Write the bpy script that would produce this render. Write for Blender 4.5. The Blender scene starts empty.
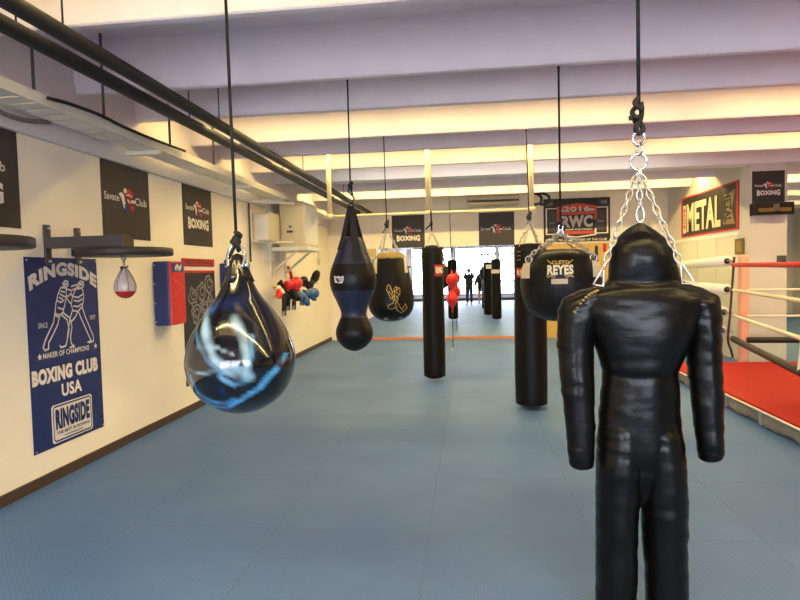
import bpy, bmesh, math, random
from mathutils import Vector, Matrix, noise
random.seed(7)
PI = math.pi
sc = bpy.context.scene
COL = sc.collection

# ------------------------------------------------------------------ camera
F, YAW, PITCH, ROLL, H = 586.9, 0.1171, 0.0467, -0.02445, 1.65
CAM = Vector((0, 0, H))
_cy, _sy = math.cos(YAW), math.sin(YAW)
fw = Vector((-_sy*math.cos(PITCH), _cy*math.cos(PITCH), -math.sin(PITCH)))
r0 = Vector((_cy, _sy, 0)); u0 = r0.cross(fw)
rt = r0*math.cos(ROLL) + u0*math.sin(ROLL)
up = -r0*math.sin(ROLL) + u0*math.cos(ROLL)
cd = bpy.data.cameras.new('camera'); cam = bpy.data.objects.new('camera', cd); COL.objects.link(cam)
cd.sensor_width = 36; cd.lens = F*36/800; cd.clip_start = 0.02; cd.clip_end = 200
m3 = Matrix((rt, up, -fw)).transposed()
cam.matrix_world = Matrix.Translation(CAM) @ m3.to_4x4()
sc.camera = cam
def ray(px, py): return fw + rt*((px-400)/F) - up*((py-300)/F)
def P(px, py, Y):                     # point of the room seen at a pixel, at depth Y
    d = ray(px, py); return CAM + d*(Y/d.y)
def atX(px, py, X):
    d = ray(px, py); return CAM + d*(X/d.x)
def atZ(px, py, z=0.0):
    d = ray(px, py); return CAM + d*((z-H)/d.z)

# ------------------------------------------------------------------ materials
def L(c): c /= 255; return c/12.92 if c <= .04045 else ((c+.055)/1.055)**2.4
def rgb(r, g, b): return (L(r), L(g), L(b), 1)
MATS = {}
def mat(name, col, rough=.6, metal=0, spec=.5, coat=0, bump=None, var=0, vscale=6, emit=None):
    if name in MATS: return MATS[name]
    m = bpy.data.materials.new(name); m.use_nodes = True
    nt = m.node_tree; b = nt.nodes['Principled BSDF']
    b.inputs['Base Color'].default_value = col
    b.inputs['Roughness'].default_value = rough; b.inputs['Metallic'].default_value = metal
    b.inputs['Specular IOR Level'].default_value = spec
    b.inputs['Coat Weight'].default_value = coat; b.inputs['Coat Roughness'].default_value = .08
    tc = nt.nodes.new('ShaderNodeTexCoord')
    if var:
        n = nt.nodes.new('ShaderNodeTexNoise'); n.inputs['Scale'].default_value = vscale; n.inputs['Detail'].default_value = 4
        nt.links.new(tc.outputs['Object'], n.inputs['Vector'])
        rp = nt.nodes.new('ShaderNodeMapRange'); rp.inputs['From Min'].default_value = .3; rp.inputs['From Max'].default_value = .7
        rp.inputs['To Min'].default_value = 1-var; rp.inputs['To Max'].default_value = 1+var
        nt.links.new(n.outputs['Fac'], rp.inputs['Value'])
        mx = nt.nodes.new('ShaderNodeVectorMath'); mx.operation = 'SCALE'; mx.inputs[0].default_value = col[:3]
        nt.links.new(rp.outputs['Result'], mx.inputs['Scale']); nt.links.new(mx.outputs[0], b.inputs['Base Color'])
    if bump:
        sc_, st, dist = bump
        mp = nt.nodes.new('ShaderNodeMapping'); mp.inputs['Scale'].default_value = sc_
        nt.links.new(tc.outputs['Object'], mp.inputs['Vector'])
        n2 = nt.nodes.new('ShaderNodeTexNoise'); n2.inputs['Scale'].default_value = 1; n2.inputs['Detail'].default_value = 3
        nt.links.new(mp.outputs[0], n2.inputs['Vector'])
        bp = nt.nodes.new('ShaderNodeBump'); bp.inputs['Strength'].default_value = st; bp.inputs['Distance'].default_value = dist
        nt.links.new(n2.outputs['Fac'], bp.inputs['Height']); nt.links.new(bp.outputs[0], b.inputs['Normal'])
    if emit:
        b.inputs['Emission Color'].default_value = emit[0]; b.inputs['Emission Strength'].default_value = emit[1]
    MATS[name] = m; return m

wall_m = mat('wall_paint', (.87, .775, .625, 1), .75, bump=((60, 60, 60), .15, .002), var=.03, vscale=1.5)
wallw_m = mat('white_wall_paint', (.64, .60, .55, 1), .75, bump=((60, 60, 60), .15, .002))
conc_m = mat('painted_concrete', (.80, .715, .735, 1), .8, bump=((30, 30, 30), .2, .004), var=.04, vscale=3)
concw_m = mat('white_beam_paint', (.86, .84, .83, 1), .7, bump=((50, 50, 50), .25, .003))
base_m = mat('dark_baseboard', rgb(72, 52, 40), .5)
leather = mat('black_leather', (.003, .0027, .0027, 1), .29, spec=.24, bump=((11, 11, 24), .22, .012))
vinyl = mat('black_vinyl', (.0065, .005, .004, 1), .45, spec=.18, bump=((20, 20, 20), .25, .006))
vinyl2 = mat('worn_black_leather', (.008, .0066, .006, 1), .4, spec=.24, bump=((9, 9, 22), .4, .01), var=.3, vscale=8)
ropeb = mat('black_rope', (.008, .007, .007, 1), .7, bump=((200, 200, 90), .6, .004))
strap_m = mat('black_webbing', (.010, .008, .008, 1), .7, bump=((300, 300, 300), .4, .002))
steel = mat('galvanised_steel', (.62, .60, .57, 1), .28, 1.0)
steelp = mat('polished_steel', (.75, .76, .80, 1), .16, 1.0)
blackm = mat('black_metal', (.012, .011, .011, 1), .42, spec=.5)
pipem = mat('black_pipe_insulation', (.010, .009, .009, 1), .55, bump=((30, 6, 30), .3, .004))
greym = mat('grey_steel', rgb(78, 74, 76), .45, .3)
whitem = mat('white_enamel', rgb(226, 220, 205), .45)
creamm = mat('cream_enamel', rgb(208, 192, 156), .5)
ivorym = mat('ivory_pole_paint', rgb(235, 215, 165), .5)
banner_m = mat('dark_banner', rgb(50, 43, 42), .55, bump=((5, 5, 5), .25, .02))
white_p = mat('white_print', rgb(225, 215, 205), .6)
red_p = mat('red_print', rgb(190, 28, 30), .6)
blue_p = mat('blue_print', rgb(45, 60, 130), .6)
grey_p = mat('grey_print', rgb(150, 145, 145), .6)
dgrey_p = mat('dark_grey_print', rgb(62, 58, 60), .6)
black_p = mat('black_print', rgb(24, 20, 20), .6)
gold_p = mat('gold_print', rgb(200, 165, 70), .5)
cream_p = mat('cream_print', rgb(232, 218, 180), .6)
navy_v = mat('navy_vinyl', rgb(25, 42, 98), .42, bump=((6, 6, 6), .3, .02))
navy_l = mat('navy_leather', rgb(27, 33, 58), .4, bump=((14, 14, 30), .4, .01))
red_v = mat('red_vinyl', rgb(205, 38, 28), .42, bump=((12, 12, 12), .25, .01))
red_l = mat('red_leather', rgb(215, 25, 25), .3, spec=.6)
blue_l = mat('blue_leather', rgb(45, 85, 135), .35)
canvas_m = mat('red_canvas', rgb(160, 20, 12), .75, spec=.3, bump=((8, 8, 8), .15, .01), var=.05, vscale=2)
skirt_m = mat('grey_tarpaulin', rgb(128, 122, 118), .6, bump=((6, 6, 12), .5, .02), var=.12, vscale=5)
foam_w = mat('white_foam_tube', rgb(232, 226, 215), .55, bump=((30, 30, 30), .2, .004))
rope_w = mat('white_rope_cover', rgb(228, 220, 200), .55)
rope_r = mat('red_rope_cover', rgb(200, 28, 30), .5)
pink_v = mat('pale_red_vinyl', rgb(236, 170, 145), .5)
ochre_m = mat('ochre_board', rgb(196, 160, 82), .55, bump=((3, 3, 12), .2, .01), var=.08, vscale=3)
orange_m = mat('orange_wood', rgb(205, 125, 75), .5)
yellow_w = mat('yellow_wood', rgb(205, 175, 75), .5)
skin_m = mat('skin', rgb(205, 155, 125), .55, bump=((80, 80, 80), .1, .001))
cloth_b = mat('dark_cloth', rgb(34, 34, 42), .85, bump=((90, 90, 90), .3, .002))
jeans_m = mat('dark_blue_denim', rgb(40, 48, 74), .85, bump=((120, 120, 120), .3, .002))
khaki_m = mat('beige_cloth', rgb(170, 140, 110), .85, bump=((90, 90, 90), .3, .002))
hair_m = mat('dark_hair', rgb(45, 32, 25), .6, bump=((90, 90, 20), .5, .004))
shoe_m = mat('brown_shoe_leather', rgb(110, 75, 55), .5)
tan_m = mat('tan_leather', rgb(215, 200, 165), .5, bump=((60, 60, 60), .3, .002), var=.08, vscale=30)
canvas_top = mat('tan_canvas_lining', rgb(150, 125, 70), .7, bump=((40, 40, 40), .4, .005))

def floor_material():
    m = bpy.data.materials.new('blue_jigsaw_mats'); m.use_nodes = True
    nt = m.node_tree; N = nt.nodes; LK = nt.links; b = N['Principled BSDF']
    tc = N.new('ShaderNodeTexCoord'); sep = N.new('ShaderNodeSeparateXYZ'); LK.new(tc.outputs['Object'], sep.inputs[0])
    def math_(op, a, b_=None):
        n = N.new('ShaderNodeMath'); n.operation = op
        for i, v in enumerate((a, b_)):
            if v is None: continue
            if isinstance(v, (int, float)): n.inputs[i].default_value = v
            else: LK.new(v, n.inputs[i])
        return n.outputs[0]
    X, Y = sep.outputs[0], sep.outputs[1]
    X0, Y0 = SEAM
    def seam(a, o, along):
        wob = math_('MULTIPLY', math_('SINE', math_('MULTIPLY', along, 2*PI/.075)), .006)
        s = math_('ADD', math_('SUBTRACT', a, o), wob)
        t = math_('FRACT', math_('ADD', s, 100.5))
        return math_('ABSOLUTE', math_('SUBTRACT', t, .5))
    dmin = math_('MINIMUM', seam(X, X0, Y), seam(Y, Y0, X))
    line = math_('LESS_THAN', dmin, .003)
    # tread ribs of the mats: small raised diagonal bars
    d1 = math_('SINE', math_('MULTIPLY', math_('ADD', X, Y), 2*PI/.034))
    d2 = math_('SINE', math_('MULTIPLY', math_('SUBTRACT', X, Y), 2*PI/.034))
    tread = math_('MULTIPLY', math_('MAXIMUM', d1, 0.0), math_('MAXIMUM', d2, 0.0))
    n1 = N.new('ShaderNodeTexNoise'); n1.inputs['Scale'].default_value = .9; n1.inputs['Detail'].default_value = 5
    LK.new(tc.outputs['Object'], n1.inputs['Vector'])
    cr = N.new('ShaderNodeValToRGB')
    cr.color_ramp.elements[0].position = .35; cr.color_ramp.elements[0].color = rgb(*FLOOR_A)
    cr.color_ramp.elements[1].position = .68; cr.color_ramp.elements[1].color = rgb(*FLOOR_B)
    LK.new(n1.outputs['Fac'], cr.inputs[0])
    # every mat has a slightly different age
    wn = N.new('ShaderNodeTexWhiteNoise'); wn.noise_dimensions = '2D'
    cb = N.new('ShaderNodeCombineXYZ')
    LK.new(math_('FLOOR', math_('SUBTRACT', X, X0)), cb.inputs[0]); LK.new(math_('FLOOR', math_('SUBTRACT', Y, Y0)), cb.inputs[1])
    LK.new(cb.outputs[0], wn.inputs['Vector'])
    mul = N.new('ShaderNodeVectorMath'); mul.operation = 'SCALE'
    LK.new(cr.outputs[0], mul.inputs[0]); LK.new(math_('ADD', math_('MULTIPLY', wn.outputs['Value'], .10), .95), mul.inputs['Scale'])
    mx = N.new('ShaderNodeMix'); mx.data_type = 'RGBA'
    LK.new(line, mx.inputs[0]); LK.new(mul.outputs[0], mx.inputs[6]); mx.inputs[7].default_value = rgb(66, 92, 128)
    LK.new(mx.outputs[2], b.inputs['Base Color'])
    b.inputs['Roughness'].default_value = .5; b.inputs['Specular IOR Level'].default_value = .35
    bp = N.new('ShaderNodeBump'); bp.inputs['Strength'].default_value = .5; bp.inputs['Distance'].default_value = .004
    LK.new(math_('SUBTRACT', tread, math_('MULTIPLY', line, 1.0)), bp.inputs['Height']); LK.new(bp.outputs[0], b.inputs['Normal'])
    return m
SEAM = (atZ(320, 470).x, atZ(440, 477.5).y)
FLOOR_A, FLOOR_B = (69, 103, 158), (82, 116, 167)

# ------------------------------------------------------------------ mesh builder
def wloc(o):
    v = Vector((0, 0, 0))
    while o is not None: v += o.location; o = o.parent
    return v
class MB:
    def __init__(s): s.v = []; s.f = []; s.mi = []; s.sm = []
    def add(s, vs, fs, mi=0, smooth=False):
        o = len(s.v); s.v += [Vector(v) for v in vs]
        for f in fs: s.f.append([i+o for i in f]); s.mi.append(mi); s.sm.append(smooth)
        return s
    def box(s, lo, hi, mi=0, bev=0):
        x0, y0, z0 = lo; x1, y1, z1 = hi
        if bev:
            bm = bmesh.new(); bmesh.ops.create_cube(bm, size=1)
            for v in bm.verts: v.co = Vector(((x0+x1)/2+v.co.x*(x1-x0), (y0+y1)/2+v.co.y*(y1-y0), (z0+z1)/2+v.co.z*(z1-z0)))
            bmesh.ops.bevel(bm, geom=bm.edges[:], offset=bev, segments=2, affect='EDGES', profile=.6)
            return s.bm(bm, mi)
        return s.add([(x0,y0,z0),(x1,y0,z0),(x1,y1,z0),(x0,y1,z0),(x0,y0,z1),(x1,y0,z1),(x1,y1,z1),(x0,y1,z1)],
                     [(3,2,1,0),(4,5,6,7),(0,1,5,4),(1,2,6,5),(2,3,7,6),(3,0,4,7)], mi)
    def bm(s, bm, mi=0, smooth=False, M=None):
        bm.verts.index_update()
        s.add([(M @ v.co) if M else v.co.copy() for v in bm.verts], [[v.index for v in f.verts] for f in bm.faces], mi, smooth)
        bm.free(); return s
    def loft(s, rings, mi=0, smooth=True, caps=True, closed=False):
        n = len(rings[0]); vs = [p for r in rings for p in r]; fs = []
        R = len(rings)
        for i in range(R if closed else R-1):
            a, b = i*n, ((i+1) % R)*n
            for j in range(n):
                k = (j+1) % n; fs.append((a+j, a+k, b+k, b+j))
        if caps and not closed:
            fs.append(tuple(range(n-1, -1, -1))); fs.append(tuple((R-1)*n+j for j in range(n)))
        return s.add(vs, fs, mi, smooth)
    def tube(s, pts, r, n=8, mi=0, closed=False, smooth=True):
        pts = [Vector(p) for p in pts]; m = len(pts); rings = []
        rs = r if isinstance(r, (list, tuple)) else [r]*m
        nrm = None
        for i, p in enumerate(pts):
            if closed: t = pts[(i+1) % m]-pts[i-1]
            else: t = pts[min(i+1, m-1)]-pts[max(i-1, 0)]
            t = t.normalized()
            if nrm is None:
                nrm = t.cross(Vector((0, 0, 1)))
                if nrm.length < .05: nrm = t.cross(Vector((1, 0, 0)))
            nrm = (nrm-t*nrm.dot(t)).normalized(); bn = t.cross(nrm)
            rings.append([p+nrm*(rs[i]*math.cos(2*PI*k/n))+bn*(rs[i]*math.sin(2*PI*k/n)) for k in range(n)])
        return s.loft(rings, mi, smooth, True, closed)
    def lathe(s, c, prof, n=32, mi=0, smooth=True, mfun=None, wob=None):
        rings = []
        for r, z in prof:
            ring = []
            for k in range(n):
                a = 2*PI*k/n; rr = r*(1+(wob(a, z) if wob else 0))
                ring.append(Vector((c[0]+rr*math.cos(a), c[1]+rr*math.sin(a), z)))
            rings.append(ring)
        f0 = len(s.f); s.loft(rings, mi, smooth)
        if mfun:
            for i in range(f0, len(s.f)):
                zc = sum(s.v[j].z for j in s.f[i])/len(s.f[i]); s.mi[i] = mfun(zc)
        return s
    def ball(s, c, r, mi=0, n=16, M=None):
        bm = bmesh.new(); bmesh.ops.create_uvsphere(bm, u_segments=n, v_segments=max(6, n*2//3), radius=1)
        c = Vector(c); r = Vector(r) if not isinstance(r, (int, float)) else Vector((r, r, r))
        for v in bm.verts:
            q = Vector((v.co.x*r.x, v.co.y*r.y, v.co.z*r.z)); v.co = (M @ q if M else q)+c
        return s.bm(bm, mi, True)
    def torus(s, c, R, r, ax=(0, 1, 0), n=20, k=8, sx=1, sz=1, mi=0):
        ax = Vector(ax).normalized(); a = ax.cross(Vector((0, 0, 1)))
        a = a.normalized() if a.length > .05 else Vector((1, 0, 0)); b = a.cross(ax)
        c = Vector(c)
        return s.tube([c+a*(R*sx*math.cos(2*PI*i/n))+b*(R*sz*math.sin(2*PI*i/n)) for i in range(n)], r, k, mi, True)
    def poly(s, pts, fn, t=.004, mi=0, d0=0):
        """a raised flat patch on a surface: pts in (u,v), fn(u,v,depth)->point"""
        n = len(pts); vs = [fn(u, v, d0+t) for u, v in pts]+[fn(u, v, d0) for u, v in pts]
        fs = [tuple(range(n))]+[(i, i+n, (i+1) % n+n, (i+1) % n) for i in range(n)]
        return s.add(vs, fs, mi)
    def rect(s, u0, v0, u1, v1, fn, t=.004, mi=0, d0=0):
        if not hasattr(fn, 'rad'): return s.poly([(u0,v0),(u1,v0),(u1,v1),(u0,v1)], fn, t, mi, d0)
        rows_ = []; n = 10; m = 6                       # patch that follows a round body
        vs = []; fs = []
        for d in (d0+t, d0-.01):
            for j in range(m+1):
                for i in range(n+1): vs.append(fn(u0+(u1-u0)*i/n, v0+(v1-v0)*j/m, d))
        k = (n+1)*(m+1)
        for j in range(m):
            for i in range(n): a = j*(n+1)+i; fs.append((a, a+1, a+n+2, a+n+1))
        per = [i for i in range(n)]+[j*(n+1)+n for j in range(m)]+[m*(n+1)+i for i in range(n, 0, -1)]+[j*(n+1) for j in range(m, 0, -1)]
        for a, b in zip(per, per[1:]+per[:1]): fs.append((a, a+k, b+k, b))
        return s.add(vs, fs, mi, False)
    def frame(s, u0, v0, u1, v1, w, fn, t=.004, mi=0):
        s.rect(u0,v0,u1,v0+w,fn,t,mi); s.rect(u0,v1-w,u1,v1,fn,t,mi); s.rect(u0,v0+w,u0+w,v1-w,fn,t,mi); return s.rect(u1-w,v0+w,u1,v1-w,fn,t,mi)
    def line(s, pts, w, fn, t=.004, mi=0, closed=False):
        q = list(pts)+([pts[0]] if closed else [])
        for (a, b), (c, d) in zip(q[:-1], q[1:]):
            dx, dy = c-a, d-b; l = math.hypot(dx, dy) or 1
            nx, ny = -dy/l*w/2, dx/l*w/2; ex, ey = dx/l*w*.3, dy/l*w*.3
            s.poly([(a-nx-ex, b-ny-ey), (c-nx+ex, d-ny+ey), (c+nx+ex, d+ny+ey), (a+nx-ex, b+ny-ey)], fn, t, mi)
        return s
    def text(s, txt, u0, v0, u1, v1, fn, bold=.02, t=.004, mi=0, warp=None, serif=False):
        vs, fs = text2d(txt, bold, serif)
        def W(a, b):
            if warp: a, b = warp(a, b)
            return u0+(u1-u0)*a, v0+(v1-v0)*b
        return s.add([fn(*W(a, b), t) for a, b in vs], fs, mi)
    def build(s, name, mats, parent=None, bev=0, sub=0, kind=None):
        me = bpy.data.meshes.new(name); off = wloc(parent) if parent else Vector((0, 0, 0))
        me.from_pydata([v-off for v in s.v], [], s.f)
        for m in (mats if isinstance(mats, (list, tuple)) else [mats]): me.materials.append(m)
        for p, mi, sm in zip(me.polygons, s.mi, s.sm): p.material_index = mi; p.use_smooth = sm
        me.update()
        o = bpy.data.objects.new(name, me); COL.objects.link(o)
        if parent: o.parent = parent
        if sub:
            md = o.modifiers.new('sub', 'SUBSURF'); md.levels = md.render_levels = sub
        if kind: o['kind'] = kind
        return o
_tc = {}
def text2d(txt, bold, serif=False):
    key = (txt, bold, serif)
    if key in _tc: return _tc[key]
    cu = bpy.data.curves.new('t', 'FONT'); cu.body = txt; cu.offset = bold; cu.resolution_u = 3; cu.fill_mode = 'FRONT'
    cu.space_character = 1.0+bold*1.6
    o = bpy.data.objects.new('t', cu); COL.objects.link(o)
    dg = bpy.context.evaluated_depsgraph_get(); me = bpy.data.meshes.new_from_object(o.evaluated_get(dg))
    vs = [(v.co.x, v.co.y) for v in me.vertices]; fs = [tuple(p.vertices) for p in me.polygons]
    # subdivide wide faces is not needed: letters are narrow
    bpy.data.objects.remove(o); bpy.data.curves.remove(cu); bpy.data.meshes.remove(me)
    xs = [v[0] for v in vs]; ys = [v[1] for v in vs]; x0, x1, y0, y1 = min(xs), max(xs), min(ys), max(ys)
    vs = [((x-x0)/(x1-x0), (y-y0)/(y1-y0)) for x, y in vs]
    _tc[key] = (vs, fs); return _tc[key]

def thing(name, label, cat, loc=(0, 0, 0), group=None):
    o = bpy.data.objects.new(name, None); COL.objects.link(o); o.location = loc; o.empty_display_size = .1
    return tag(o, label, cat, group)
def tag(o, label, cat, group=None):
    o['label'] = label; o['category'] = cat
    if group: o['group'] = group
    return o
def struct(name, mb, m, parent=None): return mb.build(name, m, parent, kind='structure')

# ------------------------------------------------------------------ the room
XL, YB, XM, XR, YF, ZB, ZC, YR = -3.44, 14.32, 4.62, 10.5, -4.2, 3.29, 3.72, 20.5
struct('floor', MB().box((XL-.2, YF-.2, -.2), (XR+.2, YR+.2, 0)), floor_material())
struct('ceiling', MB().box((XL-.2, YF-.2, ZC), (XR+.2, YR+.2, ZC+.2)), conc_m)
struct('wall_left', MB().box((XL-.2, YF-.2, 0), (XL, YB+.2, ZC)), wall_m)
struct('wall_back', MB().box((XL, YB, 0), (XM+.15, YB+.2, ZC)), wall_m)
struct('wall_right', MB().box((XM, 10.62, 0), (XM+.15, YB, ZC)), wallw_m)
struct('wall_far', MB().box((XM+.15, YR, 0), (XR, YR+.2, ZC)), wallw_m)
struct('wall_side', MB().box((XR, YF, 0), (XR+.2, YR, ZC)), wallw_m)
struct('wall_annex', MB().box((XL-.2, YB+.2, 0), (XM+.15, YR, ZC)), wallw_m)
struct('baseboard_left', MB().box((XL, YF, 0), (XL+.02, YB, .085)), base_m)
# boxed ledge that runs along the top of the left wall
struct('trim_1', MB().box((XL, YF, 2.80), (XL+.05, YB, 3.05)), mat('ledge_paint', (.66, .62, .62, 1), .7))
struct('trim_3', MB().box((XL, YF, 3.05), (XL+.03, YB, ZC)), conc_m)
# ribs of the concrete slabs, in pairs
def rib(i, y, z=ZB, m=None, wb=.12, wt=.22, x0=XL, x1=XR):
    # tapered stem with rounded lower corners, front face towards -y at y
    pr = [(y+.02, z+.012), (y+.03, z), (y+wb-.03, z), (y+wb-.02, z+.012), (y+wt-.05, ZC+.05), (y-.05, ZC+.05)]
    mb = MB(); vs = [(x0, a, b) for a, b in pr]+[(x1, a, b) for a, b in pr]; n = len(pr)
    mb.add(vs, [tuple(range(n)), tuple(range(2*n-1, n-1, -1))]+[(j, j+n, (j+1) % n+n, (j+1) % n) for j in range(n)])
    return struct('trim_%d' % i, mb, m or conc_m)
RIBS = [-2.85, -1.6, -.7, .55, 1.45, 2.72, 3.61, 4.91, 5.85, 7.06, 7.92, 9.09]
for i, y in enumerate(RIBS): rib(10+i, y-.03)
struct('trim_30', MB().box((XL, 10.28, ZB-.0), (XR, 10.62, ZC+.03)), concw_m)         # white main beam over the pillar
for i, y in enumerate((11.65, 12.9)): rib(31+i, y-.03)
for i, y in enumerate((14.2, 15.4, 16.6, 17.8, 19.0)): rib(35+i, y, x0=XM+.15)
# pillar
PX0, PX1 = P(749.5, 260, 10.3).x, P(787, 260, 10.3).x
struct('column', MB().box((PX0, 10.3, 0), (PX1, 10.62, ZB)), mat('pillar_paint', (.62, .58, .53, 1), .7, bump=((50, 50, 50), .2, .003)))
# rear wall with the windows (behind the photographer, seen in the mirror)
wy0, wy1 = YF-.2, YF
ZS, ZT = .28, 2.95
mb = MB().box((XL-.2, wy0, 0), (XR+.2, wy1, ZS)).box((XL-.2, wy0, ZT), (XR+.2, wy1, ZC))
edges = [XL-.2]
xs = XL+.25; wins = []
while xs < 3.2:
    wins.append((xs, xs+2.3)); xs += 2.42
prev = XL-.2
for a, b in wins: mb.box((prev, wy0, ZS), (a, wy1, ZT)); prev = b
mb.box((prev, wy0, ZS), (XR+.2, wy1, ZT)); struct('wall_rear', mb, wallw_m)
gm = bpy.data.materials.new('window_glass'); gm.use_nodes = True
nt = gm.node_tree; nt.nodes.clear()
o_ = nt.nodes.new('ShaderNodeOutputMaterial'); tr = nt.nodes.new('ShaderNodeBsdfTransparent'); gl = nt.nodes.new('ShaderNodeBsdfGlossy')
gl.inputs['Roughness'].default_value = .02; tr.inputs['Color'].default_value = (.93, .96, .96, 1)
mxs = nt.nodes.new('ShaderNodeMixShader'); mxs.inputs[0].default_value = .06
nt.links.new(tr.outputs[0], mxs.inputs[1]); nt.links.new(gl.outputs[0], mxs.inputs[2]); nt.links.new(mxs.outputs[0], o_.inputs[0])
for i, (a, b) in enumerate(wins):
    mb = MB(); w = .06; y0, y1 = wy0+.07, wy0+.13
    mb.box((a, y0, ZS), (b, y1, ZS+w)).box((a, y0, ZT-w), (b, y1, ZT)).box((a, y0, ZS), (a+w, y1, ZT)).box((b-w, y0, ZS), (b, y1, ZT))
    mb.box((a, y0, 2.5), (b, y1, 2.58)).box((a+(b-a)/3-.035, y0, ZS), (a+(b-a)/3+.035, y1, ZT)).box((a+(b-a)*2/3-.035, y0, ZS), (a+(b-a)*2/3+.035, y1, ZT))
    fr = struct('window_%d' % (i+1), mb, mat('window_frame_paint', rgb(120, 132, 145), .5))
    g = MB().box((a+.02, wy0+.095, ZS+.02), (b-.02, wy0+.102, ZT-.02)).build('pane', gm, fr)
    ld = bpy.data.lights.new('window_portal', 'AREA'); ld.shape = 'RECTANGLE'; ld.size = b-a; ld.size_y = ZT-ZS
    ld.cycles.is_portal = True
    lo = bpy.data.objects.new('window_portal', ld); COL.objects.link(lo); lo.location = ((a+b)/2, wy1-.02, (ZS+ZT)/2)
    lo.rotation_euler = (PI/2, 0, 0)
o = MB().box((-60, -90, -.35), (70, wy0-.3, -.25)).build('ground_outside', mat('pavement', (.45, .44, .43, 1), .9, var=.1), kind='structure')

struct('baseboard_rear', MB().box((XL, YF, 0), (XR, YF+.03, .14)), base_m)
# ------------------------------------------------------------------ ceiling lamps (hidden between the ribs)
WARM = (1.0, .76, .28, 1)
tube_m = mat('fluorescent_tube', (1, 1, 1, 1), .5, emit=(WARM, 1.0))
def batten(y, x0, x1, lab, w, colr=None):
    t = thing('ceiling_light', lab, 'ceiling light', ((x0+x1)/2, y, ZC-.02), 'strip lights between the ceiling ribs')
    MB().box((x0, y-.05, ZC-.06), (x1, y+.05, ZC)).build('housing', whitem, t)
    MB().tube([(x0+.05, y, ZC-.085), (x1-.05, y, ZC-.085)], .018, 8).build('tube', tube_m, t)
    ld = bpy.data.lights.new('lamp', 'AREA'); ld.shape = 'RECTANGLE'; ld.size = x1-x0-.1; ld.size_y = .05
    ld.energy = w*(x1-x0); ld.color = colr or WARM[:3]
    lo = bpy.data.objects.new('lamp', ld); COL.objects.link(lo); lo.location = (0, 0, -.095); lo.parent = t
LW = 15.5
for y, w in ((-2.2, .8), (1.0, 1.5), (3.18, .36), (6.4, 1.2), (8.52, 1.2), (12.25, 2.2)):
    batten(y, -3.1, 2.2, 'warm strip light on the slab above the left half of the gym, between two ribs', LW*w)
    batten(y, 2.5, 8.5, 'warm strip light on the slab above the ring side of the gym, between two ribs', LW*w)
batten(9.6, -2.1, 3.3, 'pale strip light on the slab in front of the white beam', LW*.55, (1, .88, .74))
for y in (14.8, 17.2): batten(y, 5.2, 10, 'warm strip light in the side room behind the pillar', LW)

world = bpy.data.worlds.new('world'); sc.world = world; world.use_nodes = True
bg = world.node_tree.nodes['Background']; bg.inputs[0].default_value = (.87, .87, 1.0, 1); bg.inputs[1].default_value = 24.0

# ------------------------------------------------------------------ hanging hardware
def chain(a, b, link=.045, r=.0045, w=.012):
    """a chain of oval links between two points"""
    a, b = Vector(a), Vector(b); d = b-a; n = max(2, round(d.length/(link*.72))); t = d.normalized()
    s1 = t.cross(Vector((0, 1, 0.02))).normalized(); s2 = t.cross(s1); mb = MB()
    for i in range(n):
        c = a+d*((i+.5)/n); s = s1 if i % 2 else s2; hl = d.length/n*.72
        pts = [c+t*(hl*math.cos(q))+s*(w*math.sin(q)) for q in [2*PI*k/12 for k in range(12)]]
        mb.tube(pts, r, 6, 0, True)
    return mb
def sub(pts, n=6):
    """smooth a polyline (Catmull-Rom)"""
    pts = [Vector(p) for p in pts]; out = []
    for i in range(len(pts)-1):
        p0, p1, p2, p3 = pts[max(i-1, 0)], pts[i], pts[i+1], pts[min(i+2, len(pts)-1)]
        for k in range(n):
            t = k/n
            out.append(.5*((2*p1)+(p2-p0)*t+(2*p0-5*p1+4*p2-p3)*t*t+(3*p1-p0-3*p2+p3)*t**3))
    return out+[pts[-1]]
def hanging_rope(top, bot, r, label, knot=None, tail=None):
    top, bot = Vector(top), Vector(bot)
    t = thing('hanging_rope', label, 'rope', bot, 'ropes that hold the training gear')
    MB().tube([top, top.lerp(bot, .5), bot], r, 8).build('rope', ropeb, t)
    MB().tube([top+Vector((0, 0, .0)), top+Vector((0, 0, -.03))], r*1.35, 10).build('ceiling_anchor', blackm, t)
    if knot:
        k = knot; c = bot; mb = MB()
        pts = [c+Vector((k*.25*math.sin(q*1.0)*(1 if q < 6 else .7), -k*.25*math.cos(q), k*(.55-.11*q))) for q in [i*.55 for i in range(19)]]
        mb.tube(sub(pts, 2), r*1.25, 7)
        mb.ball(c+Vector((0, 0, 0)), (k*.28, k*.26, k*.42), n=12)
        if tail: mb.tube(sub([c, c+Vector(tail)*.5+Vector((0, 0, -.01)), c+Vector(tail)]), r*1.1, 7)
        mb.build('knot', ropeb, t)
    return t
def prof_px(rows, cx, Y, n=40):
    """(pixel row, half width in px) -> smooth lathe profile at depth Y"""
    pts = []
    for y, hw in rows:
        p = P(cx, y, Y); pts.append(Vector((hw*Y/F, p.z, 0)))
    q = sub(pts, 5); return [(max(v.x, .0008), v.y) for v in q]
def on_lathe(prof, c):
    """maps (angle-arc u in m, height z) on a lathe's front to a point raised by depth"""
    pr = sorted(prof, key=lambda a: a[1])
    def rad(z):
        for (r1, z1), (r2, z2) in zip(pr[:-1], pr[1:]):
            if z1 <= z <= z2: return r1+(r2-r1)*((z-z1)/(z2-z1) if z2 > z1 else 0)
        return pr[0][0] if z < pr[0][1] else pr[-1][0]
    def fn(u, v, d):
        r = rad(v)+d; a = -PI/2+u/max(rad(v), .02); return Vector((c[0]+r*math.cos(a), c[1]+r*math.sin(a), v))
    fn.rad = rad
    return fn
def aim(c): return math.atan2(c[0], c[1])    # angle from straight ahead towards the bag
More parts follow.
